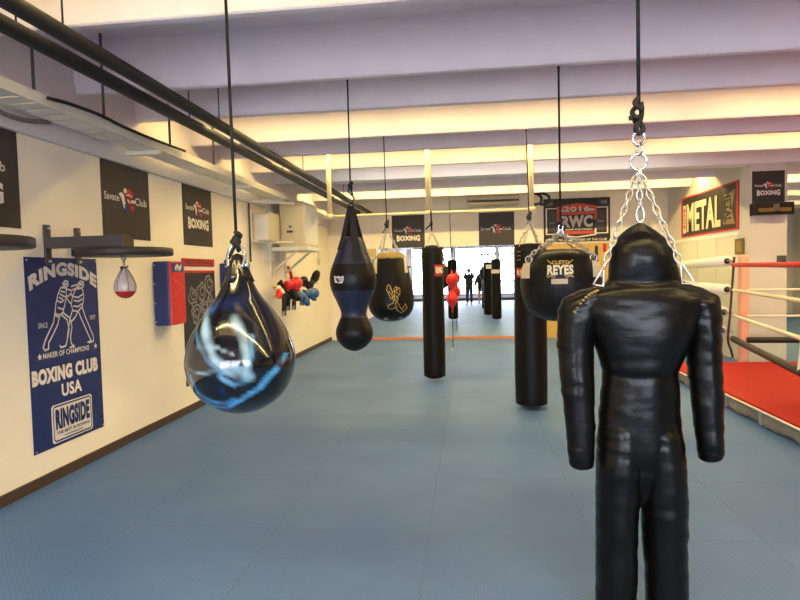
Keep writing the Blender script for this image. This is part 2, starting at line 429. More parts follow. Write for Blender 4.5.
def toward_cam(fn, c):
    a = aim(c)                                # rotate u=0 so that it faces the camera
    def g(u, v, d):
        p = fn(u, v, d)-Vector((c[0], c[1], 0)); ca, sa = math.cos(-a), math.sin(-a)
        return Vector((c[0]+p.x*ca-p.y*sa, c[1]+p.x*sa+p.y*ca, p.z))
    g.rad = fn.rad
    return g

# ---- 1. teardrop water bag
YA = 2.72
c = P(241, 362, YA)
rows = [(256, 3.5), (262, 6.5), (270, 10), (282, 15), (295, 22), (305, 30), (320, 41), (335, 49.5), (350, 55), (362, 56.5), (375, 54), (390, 46.5), (400, 36), (408, 22), (411.5, 9), (412, .5)]
pr = prof_px(rows, 241, YA)
bag = thing('teardrop_water_bag', 'shiny black and blue swirled teardrop water bag hanging at front left', 'punching bag', (c.x, c.y, pr[-1][1]))
mb = MB().lathe(c, pr, 128, wob=lambda a, z: .03*max(0, min(1, (z-c.z-.12)/.2))*math.sin(3*a+.6)+.006*math.sin(5*a+z*9))
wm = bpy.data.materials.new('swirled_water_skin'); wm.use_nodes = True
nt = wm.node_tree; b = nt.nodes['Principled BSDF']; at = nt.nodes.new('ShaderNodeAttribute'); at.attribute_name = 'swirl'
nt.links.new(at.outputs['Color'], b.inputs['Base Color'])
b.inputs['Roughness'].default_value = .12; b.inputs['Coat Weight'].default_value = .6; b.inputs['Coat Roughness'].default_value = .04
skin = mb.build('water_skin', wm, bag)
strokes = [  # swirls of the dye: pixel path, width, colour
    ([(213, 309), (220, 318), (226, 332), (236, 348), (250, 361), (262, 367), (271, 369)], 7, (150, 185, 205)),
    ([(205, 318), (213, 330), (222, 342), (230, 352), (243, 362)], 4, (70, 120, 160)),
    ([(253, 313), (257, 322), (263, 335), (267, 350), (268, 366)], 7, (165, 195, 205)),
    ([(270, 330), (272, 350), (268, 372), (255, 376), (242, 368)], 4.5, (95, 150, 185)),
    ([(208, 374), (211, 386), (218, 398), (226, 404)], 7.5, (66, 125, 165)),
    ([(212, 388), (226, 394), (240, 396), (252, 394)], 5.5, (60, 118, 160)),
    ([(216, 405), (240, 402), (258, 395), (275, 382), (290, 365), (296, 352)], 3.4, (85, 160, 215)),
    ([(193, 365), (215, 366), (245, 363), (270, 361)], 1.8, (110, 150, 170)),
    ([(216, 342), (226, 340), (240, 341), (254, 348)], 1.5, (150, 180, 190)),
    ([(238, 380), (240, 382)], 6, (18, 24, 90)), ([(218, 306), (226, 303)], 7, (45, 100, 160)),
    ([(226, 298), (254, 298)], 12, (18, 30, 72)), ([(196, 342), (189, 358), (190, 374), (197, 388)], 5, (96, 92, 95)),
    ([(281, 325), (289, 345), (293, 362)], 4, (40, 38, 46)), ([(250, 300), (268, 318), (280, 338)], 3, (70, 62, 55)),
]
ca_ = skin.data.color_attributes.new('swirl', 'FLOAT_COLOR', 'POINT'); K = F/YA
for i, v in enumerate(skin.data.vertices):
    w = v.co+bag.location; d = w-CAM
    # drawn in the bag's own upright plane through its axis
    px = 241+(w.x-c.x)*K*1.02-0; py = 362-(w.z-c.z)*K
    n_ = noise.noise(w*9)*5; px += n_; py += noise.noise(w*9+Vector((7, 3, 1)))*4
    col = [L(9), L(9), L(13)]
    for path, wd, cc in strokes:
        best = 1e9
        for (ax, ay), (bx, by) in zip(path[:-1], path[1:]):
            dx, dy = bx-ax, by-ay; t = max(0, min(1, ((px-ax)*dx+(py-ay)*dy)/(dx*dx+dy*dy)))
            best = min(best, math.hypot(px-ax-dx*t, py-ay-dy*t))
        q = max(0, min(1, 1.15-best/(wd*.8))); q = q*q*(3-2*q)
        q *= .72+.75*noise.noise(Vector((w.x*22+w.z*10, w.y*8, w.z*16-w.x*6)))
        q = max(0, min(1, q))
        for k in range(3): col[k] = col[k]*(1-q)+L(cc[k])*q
    ca_.data[i].color = (*col, 1)
# folded skin throat and steel shackle
t0 = P(240, 256, YA)
MB().lathe((c.x, c.y), [(.005, t0.z+.012), (.022, t0.z+.004), (.033, t0.z-.02), (.045, t0.z-.05), (.056, t0.z-.085), (.07, t0.z-.125)], 24, wob=lambda a, z: .10*math.sin(3*a+1)+.05*math.sin(7*a)).build('throat', mat('glossy_black_vinyl', (.012, .009, .008, 1), .18, spec=.6), bag)
s1, s2 = P(232, 247, YA), P(247, 266, YA)
sx = c.x-.001; sz0, sz1 = P(240, 266, YA).z, P(240, 244, YA).z; hw = 8*YA/F
sh = MB().tube(sub([(sx-hw*.95, c.y-.02, sz0), (sx-hw*1.15, c.y-.01, sz0+.045), (sx-hw*.8, c.y, sz1-.02), (sx, c.y, sz1), (sx+hw*.8, c.y, sz1-.02), (sx+hw*1.15, c.y-.01, sz0+.045), (sx+hw*.95, c.y-.02, sz0)]), .0085, 10).build('shackle', steelp, bag)
MB().tube([(sx-hw*1.4, c.y-.02, sz0), (sx+hw*1.5, c.y-.02, sz0)], .008, 10).tube([(sx+hw*1.2, c.y-.02, sz0), (sx+hw*1.75, c.y-.02, sz0+.004)], .014, 8).build('shackle_pin', steelp, sh)
rb = Vector((sx, c.y, sz1+.012)); ry = 2.72+.03
hanging_rope((sx-.01, c.y, ZB+.01), rb, .008, 'black rope with fat knot above the teardrop water bag', .085, (-.06, 0, -.10))

# ---- 2. bowling pin bag
YP = 4.97
c = P(353, 280, YP)
rows = [(236.5, .5), (237, 5), (238.5, 9.5), (250, 14.5), (260, 18.5), (270, 22.3), (280, 23.6), (290, 22), (300, 17.8), (309, 14), (315, 13), (321, 15.5), (331, 19), (340, 17.3), (347, 11), (350.5, 4), (351, .5)]
pr = prof_px(rows, 353, YP)
zb = [P(353, y, YP).z for y in (265, 291, 317)]
bag = thing('bowling_pin_bag', 'navy and black bowling pin shaped bag hung on wide straps', 'punching bag', (c.x, c.y, pr[-1][1]))
MB().lathe(c, pr, 40, mfun=lambda z: 0 if z > zb[0] else 1 if z > zb[1] else 0 if z > zb[2] else 1).build('body', [navy_l, vinyl2], bag)
fn = toward_cam(on_lathe(pr, c), c)
ap = P(350, 206, YP); ap = Vector((c.x, c.y, ap.z))
for k, (u, y1) in enumerate(((-.9, 250), (.25, 262), (2.2, 250), (3.6, 250))):
    zt = P(353, 239, YP).z; zl = P(353, y1, YP).z; mb = MB(); rows_ = []
    for i in range(8):
        f = i/7
        if f < .55:
            g = f/.55; a = fn(u*.08, zt, .006); q = ap.lerp(a, g)
            z = q.z; ang = -PI/2-aim(c)+u
            r = .012+(fn.rad(zt)+.008-.012)*g; wd = .022+.012*g
        else:
            g = (f-.55)/.45; z = zt+(zl-zt)*g; ang = -PI/2-aim(c)+u; r = fn.rad(z)+.006; wd = .034
        ce = Vector((c.x+r*math.cos(ang), c.y+r*math.sin(ang), z)); sd = Vector((-math.sin(ang), math.cos(ang), 0)); nd = Vector((math.cos(ang), math.sin(ang), 0))
        rows_.append([ce-sd*wd, ce+sd*wd, ce+sd*wd+nd*.006, ce-sd*wd+nd*.006])
    mb.loft(rows_, smooth=False).build('strap', strap_m, bag)
mb = MB().line([(.0, 0), (.001, 0)], .001, lambda u, v, d: fn(u-.115, P(353, 279, YP).z+v, d))
pz = P(337, 279, YP).z
pf = lambda u, v, d: fn(u-.125, pz+v, d)
pt = MB().poly([(-.045, -.028), (.03, -.036), (.045, -.01), (.045, .026), (.02, .018), (-.005, .026), (-.03, .018), (-.05, .03)], pf, .004).build('badge', white_p, bag)
MB().text('TITLE', -.035, -.015, .035, .010, pf, .03, .006).build('badge_lettering', dgrey_p, pt)
sh = MB().torus((c.x, c.y, ap.z+.0), .02, .006).tube(sub([(c.x, c.y, ap.z+.02), (c.x+.03, c.y, ap.z+.06), (c.x, c.y, ap.z+.1), (c.x-.022, c.y, ap.z+.13), (c.x+.0, c.y, ap.z+.16)]), .007).build('s_hook', blackm, bag)
hanging_rope((c.x+.0, c.y, ZB+.01), (c.x, c.y, ap.z+.17), .007, 'black rope holding the bowling pin shaped bag', .07, (.02, 0, -.08))

# ---- 3. pear bag
YE = 7.09
c = P(391, 300, YE)
rows = [(256, .5), (256.5, 12), (258, 15), (262, 16.5), (272, 19), (285, 21.8), (297, 23.2), (306, 23), (313, 20), (318, 14.5), (320.5, 8), (321.3, .5)]
pr = prof_px(rows, 391, YE)
bag = thing('pear_bag', 'dark pear shaped bag with gold boxer emblem, behind the pin shaped bag', 'punching bag', (c.x, c.y, pr[-1][1]))
MB().lathe(c, pr, 40).build('body', vinyl2, bag)
fn = toward_cam(on_lathe(pr, c), c)
zt = P(391, 256.5, YE).z
MB().lathe(c, [(.05, zt+.06), (.11, zt+.05), (.17, zt+.02), (.185, zt-.01), (.19, zt-.03)], 32, wob=lambda a, z: .03*math.sin(9*a)).build('lining', canvas_top, bag)
ap = Vector((c.x-.03, c.y, P(387, 228, YE).z))
for ang in (-2.6, -.55, .9, 2.3):
    e = Vector((c.x+.185*math.cos(ang), c.y+.185*math.sin(ang), zt-.02))
    chain(ap, e, .05, .004, .011).build('chain', steel, bag)
for ang in (-2.6, -.45):
    e = fn(.2*(ang+PI/2)*.95, P(391, 268, YE).z, .01)
    u0 = (ang+PI/2)*.2
    MB().rect(u0-.03, zt-.2, u0+.03, zt-.01, fn, .008).build('hanging_tab', tan_m, bag)
for u in (-.06, .13): MB().rect(u-.035, P(391, 319, YE).z, u+.02, P(391, 316.5, YE).z, fn, .004).build('bottom_patch', grey_p, bag)
ez = P(393, 297, YE).z; K = YE/F
def ef(u, v, d): return fn((u-396)*K+.06, ez-(v-297)*K, d)
mb = MB()
for path in ([(388, 285), (387, 289), (389, 293), (391, 298), (394, 296), (392, 290), (391, 286), (389, 284), (388, 285)], [(396, 286), (400, 288), (400, 293), (397, 297), (394, 299), (395, 293), (394, 289), (396, 286)],
             [(394, 299), (397, 301), (400, 306), (402, 309), (406, 303), (408, 307), (405, 310), (401, 312), (397, 309)], [(394, 299), (393, 302), (388, 304), (388, 307), (392, 308), (395, 306), (397, 310), (395, 302)], [(390, 287), (393, 291), (397, 290), (399, 287)], [(392, 296), (396, 295), (398, 298), (395, 303), (397, 307)], [(389, 290), (392, 294), (393, 299)], [(397, 287), (396, 291), (399, 294)]):
    mb.line([(p[0], p[1]) for p in path], .6, ef, .004)
mb.build('emblem', gold_p, bag)
hanging_rope((c.x-.04, c.y, ZB+.01), ap+Vector((0, 0, .04)), .007, 'black rope holding the pear shaped bag', .1, (-.05, 0, -.1))

# ---- rail on poles
YL = 8.72
za = P(428, 213, YL).z
rail = thing('hanging_rail', 'long pale steel tube hung across the gym below the ceiling', 'rail', (P(428, 213, YL).x, YL, za))
MB().tube([(P(324, 218, YL).x, YL, za), (P(536, 211, YL).x, YL, za)], .022, 12).build('tube', ivorym, rail)
for px in (329.5, 428.5, 531):
    x = P(px, 200, YL).x
    MB().tube([(x, YL, za-.01), (x, YL, ZC)], .042 if px > 330 else .036, 12).lathe((x, YL), [(.05, za+.03), (.05, za-.03)], 12).build('pole', ivorym, rail)

# ---- 4. long heavy bags
def heavy_bag(cx, Y, top, bot, hw, label, zapex, red_text, ropetop, ropelabel, m, phi=0):
    c = P(cx, (top+bot)/2, Y)
    rows = [(top, .5), (top+.4, hw*.35), (top+1.6, hw*.68), (top+3.6, hw*.88), (top+8, hw*.99), (top+(bot-top)*.5, hw), (bot-9, hw), (bot-4, hw*.93), (bot-1, hw*.65), (bot, .5)]
    pr = []
    q = P(cx, top, Y)
    for y, h in rows:
        z = P(cx, y, Y).z; pr.append(Vector((h*Y/F, z, 0)))
    pr = [(max(v.x, .001), v.y) for v in sub(pr, 4)]
    bag = thing('heavy_bag', label, 'punching bag', (c.x, c.y, pr[-1][1]), 'long black heavy bags')
    MB().lathe(c, pr, 36, wob=lambda a, z: .012*math.sin(4*a+z*3)).build('body', m, bag)
    fn = toward_cam(on_lathe(pr, c), c); R_ = hw*Y/F
    ap = Vector((c.x, c.y, zapex)); zt = P(cx, top+3, Y).z
    for k in range(4):
        a = PI/4+k*PI/2+phi; e = Vector((c.x+R_*.95*math.cos(a), c.y+R_*.95*math.sin(a), zt))
        chain(ap, e, .045, .004, .011).build('chain', steel, bag)
        u0 = R_*(a+PI/2+aim(c)); MB().rect(u0-.02, zt-.07, u0+.02, zt+.01, fn, .006).build('strap_tab', strap_m, bag)
    MB().torus(ap, .022, .006).build('ring', steel, bag)
    return bag, fn, c, R_, ap
b1, f1, c1, R1, ap1 = heavy_bag(433.5, 8.82, 245, 378.5, 10.9, 'slim black heavy bag with red framed label, hung from the rail', P(431, 232, 8.82).z, 'RING', None, None, vinyl)
zz = P(436, 270.5, 8.82).z
lb = MB().rect(.03, zz-.085, .17, zz+.085, f1, .003).build('label', red_p, b1)
for k, ch in enumerate('RING'): pass
MB().text('RING', .045, zz-.045, .165, zz+.055, f1, .07, .007).build('label_lettering', cream_p, lb)
MB().rect(.05, zz-.07, .16, zz-.06, f1, .006).build('label_line', dgrey_p, lb)
t = thing('hanging_rope', 'short black rope tied round the rail above the slim heavy bag', 'rope', (c1.x, YL, ap1.z), 'ropes that hold the training gear')
MB().tube([(c1.x-.0, YL, za+.03), (c1.x, YL+.04, za-.1), ap1+Vector((0, 0, .015))], .012, 8).build('rope', ropeb, t)
MB().torus((c1.x-.0, YL, za), .04, .014, ax=(1, 0, 0), n=14).build('knot', ropeb, t)
MB().ball((c1.x, YL+.04, za-.16), (.022, .022, .035)).tube([(c1.x, YL+.04, za-.16), (c1.x-.09, YL+.03, za-.24)], .012, 6).build('knot', ropeb, t)

b2, f2, c2, R2, ap2 = heavy_bag(530.5, 7.09, 243, 405, 15.6, 'thick black heavy bag with small red label, beside the round uppercut bag', P(528.5, 220, 7.09).z, None, None, None, vinyl)
zz = P(520, 272.5, 7.09).z
lb = MB().rect(-.17, zz-.055, -.075, zz+.055, f2, .003).build('label', red_p, b2)
MB().text('RS', -.16, zz-.03, -.085, zz+.03, f2, .03, .006).build('label_lettering', cream_p, lb)
# row of eyelets up the lacing
for i, y in enumerate((252, 256, 260)):
    z = P(520, y, 7.09).z
    for u in (-.115, -.145): MB().ball(f2(u, z, .003), .006, n=8).build('eyelet', steel, b2)
lb2 = MB().rect(R2*PI-.12, P(500, 265, 7.09).z, R2*PI+.12, P(500, 253, 7.09).z, f2, .003).build('back_label', white_p, b2)
hanging_rope((c2.x-.02, c2.y, ZB+.01), ap2+Vector((0, 0, .03)), .007, 'black rope holding the thick heavy bag, close to a pale pole', .11, (-.04, 0, -.12))
chain(ap2+Vector((0, 0, .0)), ap2+Vector((0, 0, .09)), .05, .004, .012).build('chain', steel, b2)

b3, f3, c3, R3, ap3 = heavy_bag(531.5, 8.82, 243, 380, 10.6, 'heavy bag behind the thick one, its pale band showing only in the mirror', P(531.5, 222, 8.82).z, None, None, None, vinyl)
zz = 1.62
for k in range(6): MB().rect(R3*(PI+.3)-.17+.06*k, zz-.07, R3*(PI+.3)-.11+.06*k, zz+.05, f3, .003).build('pale_band', white_p, b3)
t = thing('hanging_rope', 'short black rope at the end of the rail, behind the thick heavy bag', 'rope', (c3.x, YL, ap3.z), 'ropes that hold the training gear')
MB().tube([(c3.x, YL, za+.03), (c3.x, YL+.04, za-.1), ap3+Vector((0, 0, .02))], .012, 8).build('rope', ropeb, t)
# ---- 5. round uppercut bag
YU = 4.97
c = P(561, 285, YU)
rows = [(248.8, .5), (249.2, 12), (250.2, 19), (253, 26), (258, 31.5), (266, 36.3), (274, 38.2), (283, 38.8), (292, 38.2), (300, 36.2), (307, 33.2), (313, 28), (318, 19.5), (320.5, 10), (321, .5)]
pr = prof_px(rows, 561, YU)
bag = thing('uppercut_bag', 'round black leather uppercut bag with gold edged brand lettering and tan tabs', 'punching bag', (c.x, c.y, pr[-1][1]))
MB().lathe(c, pr, 56, wob=lambda a, z: .018*max(0, (z-c.z)/.3)*math.sin(7*a+1)).build('body', vinyl2, bag)
fn = toward_cam(on_lathe(pr, c), c); K = YU/F
def uf(u, v, d): return fn((u-558)*K, c.z-(v-285)*K, d)
uf.rad = fn.rad
pz = lambda y: P(561, y, YU).z
lg = MB().text('REYES', 546, 274.5, 569, 265.5, uf, .05, .006).build('brand_lettering', cream_p, bag)
MB().text('CLETO', 550, 265, 565.5, 261.5, uf, .04, .006).build('brand_lettering', gold_p, bag)
MB().line([(546, 261), (550, 264.5)], .8, uf, .005).line([(569, 261), (565, 264.5)], .8, uf, .005).line([(546, 276.5), (551, 274.8), (564, 274.8), (569, 276.5)], .9, uf, .005).line([(547, 267), (545.5, 276)], .6, uf, .005).build('brand_trim', gold_p, bag)
MB().line([(550, 276.6), (565, 276.6)], .9, uf, .005).build('brand_underline', grey_p, bag)
MB().rect(549.5, 283, 564, 278.3, uf, .005).build('size_label', mat('beige_print', rgb(205, 180, 150), .6), bag)
ap = Vector((c.x, c.y-.01, P(561, 232.5, YU).z))
ends = []
for s in (-1, 1):
    u0, u1 = 558+s*31, 558+s*43
    tb = MB().rect(u0+s*1, 277.5, u1+s*4, 263, uf, .010).build('hanging_tab', tan_m, bag)
    e = uf(558+s*33, 262, .015); ends.append(e)
    MB().torus(e+Vector((0, 0, .02)), .026, .005, ax=(.4, 1, 0), sz=1.1).build('tab_ring', steel, bag)
    chain(ap, e+Vector((0, 0, .045)), .052, .0055, .014).build('chain', steel, bag)
for s in (-1, 1):
    e = Vector((c.x+s*.2, c.y+.16, pz(259)))
    chain(ap, e, .052, .005, .014).build('chain', steel, bag)
MB().torus(ap+Vector((0, 0, .035)), .03, .008, sx=.55).torus(ap+Vector((0, 0, .0)), .022, .006).build('snap_hook', steelp, bag)
hanging_rope((c.x+.0, c.y, ZB+.01), ap+Vector((0, 0, .075)), .0085, 'black rope holding the round uppercut bag', .06)

# ---- 6. double end ball
YD = 12.2
c = P(452, 289, YD)
pr = prof_px([(270, .6), (272, .9), (273.6, 1.2), (275, 3.6), (277, 5.2), (279.8, 5.8), (283, 5.1), (286, 3.2), (288.5, 1.9), (290.5, 1.9), (293, 3.3), (296, 5), (299, 5.6), (302, 5), (305, 3.2), (307, 1.5), (309, .9), (312.5, .5)], 452, YD)
ball = thing('double_end_ball', 'red double end ball on thin cord in front of the mirror', 'punching ball', (c.x, c.y, 0))
MB().lathe(c, pr, 24).build('body', red_l, ball)
MB().tube([(c.x-.03, c.y, ZC), (c.x, c.y, pr[0][1])], .008, 6).build('upper_cord', ropeb, ball)
MB().tube([(c.x, c.y, pr[-1][1]), (c.x, c.y, .07)], .009, 6).build('lower_cord', ropeb, ball)
MB().torus((c.x, c.y, .045), .03, .007).lathe((c.x, c.y), [(.05, 0), (.05, .012), (.02, .02)], 16).build('floor_hook', steelp, ball)

# ------------------------------------------------------------------ dummy
YM = 2.72
def dm(px, py, y=0): q = P(px, py, YM); return Vector((q.x, q.y+y, q.z))
dz = lambda py: P(641, py, YM).z
K = YM/F
def ell(cx, py, hw, dp, n=28, yo=0, sq=1.0):
    """one level ring of a stuffed limb or trunk"""
    ce = P(cx, py, YM); out = []
    for k in range(n):
        a = 2*PI*k/n; ca, sa = math.cos(a), math.sin(a)
        e = lambda v: math.copysign(abs(v)**sq, v)
        out.append(Vector((ce.x+hw*K*e(ca), ce.y+yo+dp*e(sa), ce.z)))
    return out
root_d = thing('grappling_dummy', 'black leather man shaped grappling dummy hung on chains at front right', 'training dummy', dm(641, 700))
def spline_rows(rows, n=3): return [tuple(v) for v in [list(a) for a in cat(rows, n)]]
def cat(rows, n):
    out = []
    m = len(rows)
    for i in range(m-1):
        p0, p1, p2, p3 = rows[max(i-1, 0)], rows[i], rows[i+1], rows[min(i+2, m-1)]
        for k in range(n):
            t = k/n
            out.append([.5*(2*b+(c_-a)*t+(2*a-5*b+4*c_-d)*t*t+(3*b-a-3*c_+d)*t**3) for a, b, c_, d in zip(p0, p1, p2, p3)])
    out.append(list(rows[-1])); return out
def crumple(o, amp, zs, seed):
    """pull sewn leather into horizontal folds"""
    for v in o.data.vertices:
        w = v.co+root_d.location
        f = .8-2.2*abs(noise.noise(Vector((w.x*5+seed, w.y*4, w.z*zs*.8+1.2*w.x))))+.5*noise.noise(Vector((w.x*16+seed, w.y*12, w.z*zs*2.2)))
        v.co += v.normal*(f*amp)
# trunk with hood: row, centre, half width px, depth m
T = [(222.2, 640, 1, .004, 0), (223.5, 640, 4, .016, 0), (227, 639.5, 9.5, .036, 0), (232, 639.5, 16, .062, -.002), (238, 640, 22, .084, -.004), (245, 640.5, 26.3, .098, -.006), (253, 641, 29, .106, -.006), (262, 641.5, 31, .108, -.006), (272, 642.5, 32.3, .104, -.004),
     (279, 643, 33.6, .100, 0), (283, 643, 38, .100, 0), (288, 643, 52, .112, 0), (294, 642.5, 60, .12, 0), (303, 642, 61, .13, 0), (315, 642, 57, .14, 0), (328, 642, 51, .145, 0), (342, 642, 45.5, .142, 0), (356, 641, 40, .135, 0), (368, 640, 36.3, .128, 0), (374, 640, 35.2, .122, 0), (384, 640, 36, .125, 0),
     (400, 639.5, 37, .128, 0), (415, 639, 38, .129, 0), (430, 639.5, 39.3, .128, 0), (445, 640, 40, .122, 0), (460, 640, 40, .108, 0), (475, 640.5, 38, .09, 0), (492, 641, 30, .07, 0), (503, 641, 16, .04, 0), (506, 641, 5, .02, 0)]
mb = MB().loft([ell(c_, y, h, d, 48, yo) for y, c_, h, d, yo in cat(T, 4)])
tr_ = mb.build('torso_with_hood', leather, root_d); crumple(tr_, .0035, 16, 1)
def limb(name, rows, seed, amp=.005, zs=24):
    o = MB().loft([ell(c_, y, h, d, 32, yo) for y, c_, h, d, yo in cat(rows, 5)]).build(name, leather, root_d)
    crumple(o, amp, zs, seed); return o
limb('arm', [(287, 604, 2, .01, 0), (288, 601, 9, .04, 0), (291, 596, 17, .062, 0), (297, 589, 24, .078, 0), (306, 582.5, 22.5, .085, 0), (318, 578, 20, .086, 0), (332, 576, 18.5, .084, 0), (350, 575.7, 17.8, .08, 0), (372, 576.5, 16.8, .076, -.005), (395, 578, 15.8, .072, -.01), (420, 579, 14.6, .068, -.015), (445, 580, 13.4, .064, -.02), (459, 580.5, 12.6, .06, -.02), (465, 580.5, 10.5, .05, -.02), (468, 580.5, 4, .02, -.02), (468.5, 580.5, .5, .003, -.02)], 5)
limb('arm', [(286, 680, 2, .01, 0), (287, 684, 9, .04, 0), (290, 689, 16, .062, 0), (296, 695, 20, .078, 0), (305, 699, 19, .085, 0), (318, 702, 17, .086, 0), (332, 703.8, 16, .084, 0), (350, 704, 16, .08, 0), (372, 704.7, 15.4, .076, -.005), (395, 705.6, 14.6, .072, -.01), (420, 707, 13.6, .068, -.015), (440, 708, 12.7, .064, -.02), (452, 708.5, 12, .06, -.02), (457, 708.5, 10, .05, -.02), (460, 708.5, 4, .02, -.02), (460.5, 708.5, .5, .003, -.02)], 9)
limb('leg', [(395, 625, 4, .02, 0), (402, 625, 14, .07, 0), (415, 623.5, 20, .103, 0), (430, 622, 22, .12, 0), (445, 620.8, 22.4, .128, 0), (465, 619, 22, .13, 0), (490, 617.6, 21.2, .126, 0), (512, 616.8, 20.4, .119, 0), (545, 616.4, 20, .11, 0), (575, 616, 19.8, .105, 0), (610, 616, 19.4, .1, 0), (650, 616.5, 18.6, .095, 0), (700, 617, 17.4, .088, 0), (740, 617, 16.4, .08, 0), (752, 617, 13, .06, 0), (757, 617, 5, .02, 0)], 14, .005, 20)
limb('leg', [(395, 654, 4, .02, 0), (402, 654, 14, .07, 0), (415, 655.5, 20, .103, 0), (430, 657.5, 22, .12, 0), (445, 659.5, 22.4, .128, 0), (465, 662, 22, .13, 0), (490, 663.8, 21.4, .126, 0), (512, 664, 21.3, .119, 0), (545, 665, 20.8, .11, 0), (575, 666, 20, .105, 0), (610, 666.5, 19.6, .1, 0), (650, 667, 18.8, .095, 0), (700, 667, 17.5, .088, 0), (740, 667, 16.4, .08, 0), (752, 667, 13, .06, 0), (757, 667, 5, .02, 0)], 23, .005, 20)
# stitching along the left shoulder seam
mb = MB()
for i in range(9):
    f = i/8; q = dm(572+22*f, 311-21*f-4*math.sin(f*PI), -.078+.01*f)
    mb.ball(q, (.008, .004, .0055), n=8)
mb.build('shoulder_stitching', mat('waxed_thread', rgb(150, 120, 60), .5), root_d)
# hood gathers, loop, chains, ring
MB().torus(dm(640, 214.5), .022, .0055, sx=.75, sz=1.6).build('hood_loop', steel, root_d)
ring_c = dm(638.5, 162)
MB().torus(ring_c, 7.6*K, .0058, n=28).build('ring', steelp, root_d)
MB().torus(dm(639.5, 149), 3.6*K, .006, ax=(.9, .4, 0), sz=1.5).torus(dm(638.8, 138.5), 6*K, .0062, sx=.9).build('connecting_links', steelp, root_d)
rb = dm(638.5, 169)
for (x1, y1, yo) in ((600, 268, -.07), (670.5, 262, -.11)):
    chain(rb, dm(x1, y1, yo), .05, .0042, .0125).build('chain', steel, root_d)
chain(rb+Vector((0, 0, 0)), dm(640, 207), .05, .0042, .0125).build('chain', steel, root_d)
for x1, y1, x2, y2, x3, y3 in ((600, 267, 590, 284, 600, 286), (671.5, 262, 673, 283, 686, 283)):
    yo = -.07 if x1 < 640 else -.11; a, b_, c_ = dm(x1, y1, yo), dm(x2, y2, yo), dm(x3, y3, yo)
    MB().tube([a, a.lerp(b_, .5), b_, b_.lerp(c_, .5), c_, c_.lerp(a, .5)], .0045, 8, 0, True).build('shoulder_ring', steel, root_d)
kt = dm(637.5, 118)
t = thing('hanging_rope', 'black rope with double knot above the leather dummy', 'rope', kt, 'ropes that hold the training gear')
rx = dm(638.5, 100)
MB().tube([(rx.x, rx.y, ZB+.01), (rx.x, rx.y, rx.z-.02)], .0085, 8).build('rope', ropeb, t)
MB().tube(sub([dm(638, 98), dm(634, 104, -.012), dm(641, 110, -.012), dm(640, 104, .012), dm(633, 111, .012), dm(635, 118, -.014), dm(641, 116, 0), dm(637, 121, .012), dm(633, 118, 0), dm(629, 118.5, 0)]), .011, 8).build('knot', ropeb, t)
MB().tube(sub([dm(641, 102, 0), dm(642, 112, .005), dm(640, 120, -.005), dm(636, 126, -.01), dm(636, 131, 0), dm(640, 133.5, 0), dm(643.5, 129, .005), dm(641, 122, .01)]), .0115, 8).build('knot', ropeb, t)
MB().tube([(rx.x, rx.y, ZB+.012), (rx.x, rx.y, ZB-.02)], .02, 10).build('ceiling_anchor', blackm, t)

# ------------------------------------------------------------------ banners
def lw(o=0.0):   # left wall frame: u = depth, v = height
    return lambda u, v, d: Vector((XL+o+d, u, v))
def bwf(o=0.0): return lambda u, v, d: Vector((u, YB-o-d, v))
def savate(root, fn, u0, v0, u1, v1, boxing, cy=.5, sw=.8):
    """club lettering and the little kicking figure; u0..u1 reads left to right"""
    w = u1-u0; h = v1-v0; cx = (u0+u1)/2; s = abs(w)/.75; sg = 1 if w > 0 else -1; y = v0+h*cy
    g = lambda a, b, d: fn(cx+sg*a*s, y+b*s, d)
    k = sw
    MB().text('Savate', -.37*k, -.03*k, -.135*k, .04*k, g, .012, .006).build('lettering', white_p, root)
    MB().text('Club', .13*k, -.04*k, .34*k, .035*k, g, .012, .006).build('lettering', white_p, root)
    if boxing: MB().text('BOXING', -.31*k, -.29*k, .31*k, -.12*k, g, .055, .006, warp=lambda a, b: (a, .5+(b-.5)*(1-.25*(1-(2*a-1)**2)))).build('lettering', white_p, root)
    q = lambda pts: [(a*k*1.4, (b-.0)*k*.82) for a, b in pts]
    mb = MB().poly(q([(-.10, .05), (-.07, .075), (-.045, .06), (-.035, .03), (-.03, -.03), (0, -.085), (-.01, -.13), (-.045, -.10), (-.06, -.03), (-.075, .02)]), g, .006, 0)
    mb.poly(q([(.02*math.sin(t)-.02, .02*math.cos(t)*1.5+.1) for t in [k*PI/5 for k in range(10)]][::-1]), g, .006, 0)
    mb.poly(q([(-.025, .06), (.0, .09), (.02, .135), (.05, .115), (.075, .08), (.07, .03), (.035, .015), (.02, .03)]), g, .0065, 1)
    mb.poly(q([(-.01, .02), (.03, .0), (.05, -.03), (.03, -.06), (.0, -.04)]), g, .0065, 1)
    mb.poly(q([(-.035, -.05), (.0, -.06), (.015, -.11), (-.005, -.15), (-.035, -.12)]), g, .007, 2)
    mb.poly(q([(.04, .0), (.085, .01), (.095, -.025), (.055, -.035)]), g, .007, 0).poly(q([(.03, -.07), (.07, -.055), (.085, -.09), (.06, -.125), (.03, -.11)]), g, .0065, 1)
    mb.line(q([(-.01, .05), (.02, .06), (.05, .045)]), .012, g, .008, 0).line(q([(.0, .0), (.025, -.03)]), .012, g, .008, 0)
    mb.build('emblem', [white_p, red_p, blue_p], root)
def banner(name, label, fn, u0, v0, u1, v1, m=None, t=.006, group=None):
    r = thing(name, label, 'banner', fn((u0+u1)/2, v0, 0), group)
    mb = MB(); n = 10; sg = 1
    rows_ = []
    for i in range(n+1):
        v = v0+(v1-v0)*i/n; rows_.append([fn(u0, v, .001), fn(u1, v, .001), fn(u1, v, t), fn(u0, v, t)])
    mb.loft(rows_, smooth=False); mb.build('panel', m or banner_m, r)
    return r, (lambda u, v, d: fn(u, v, d+t-.002))
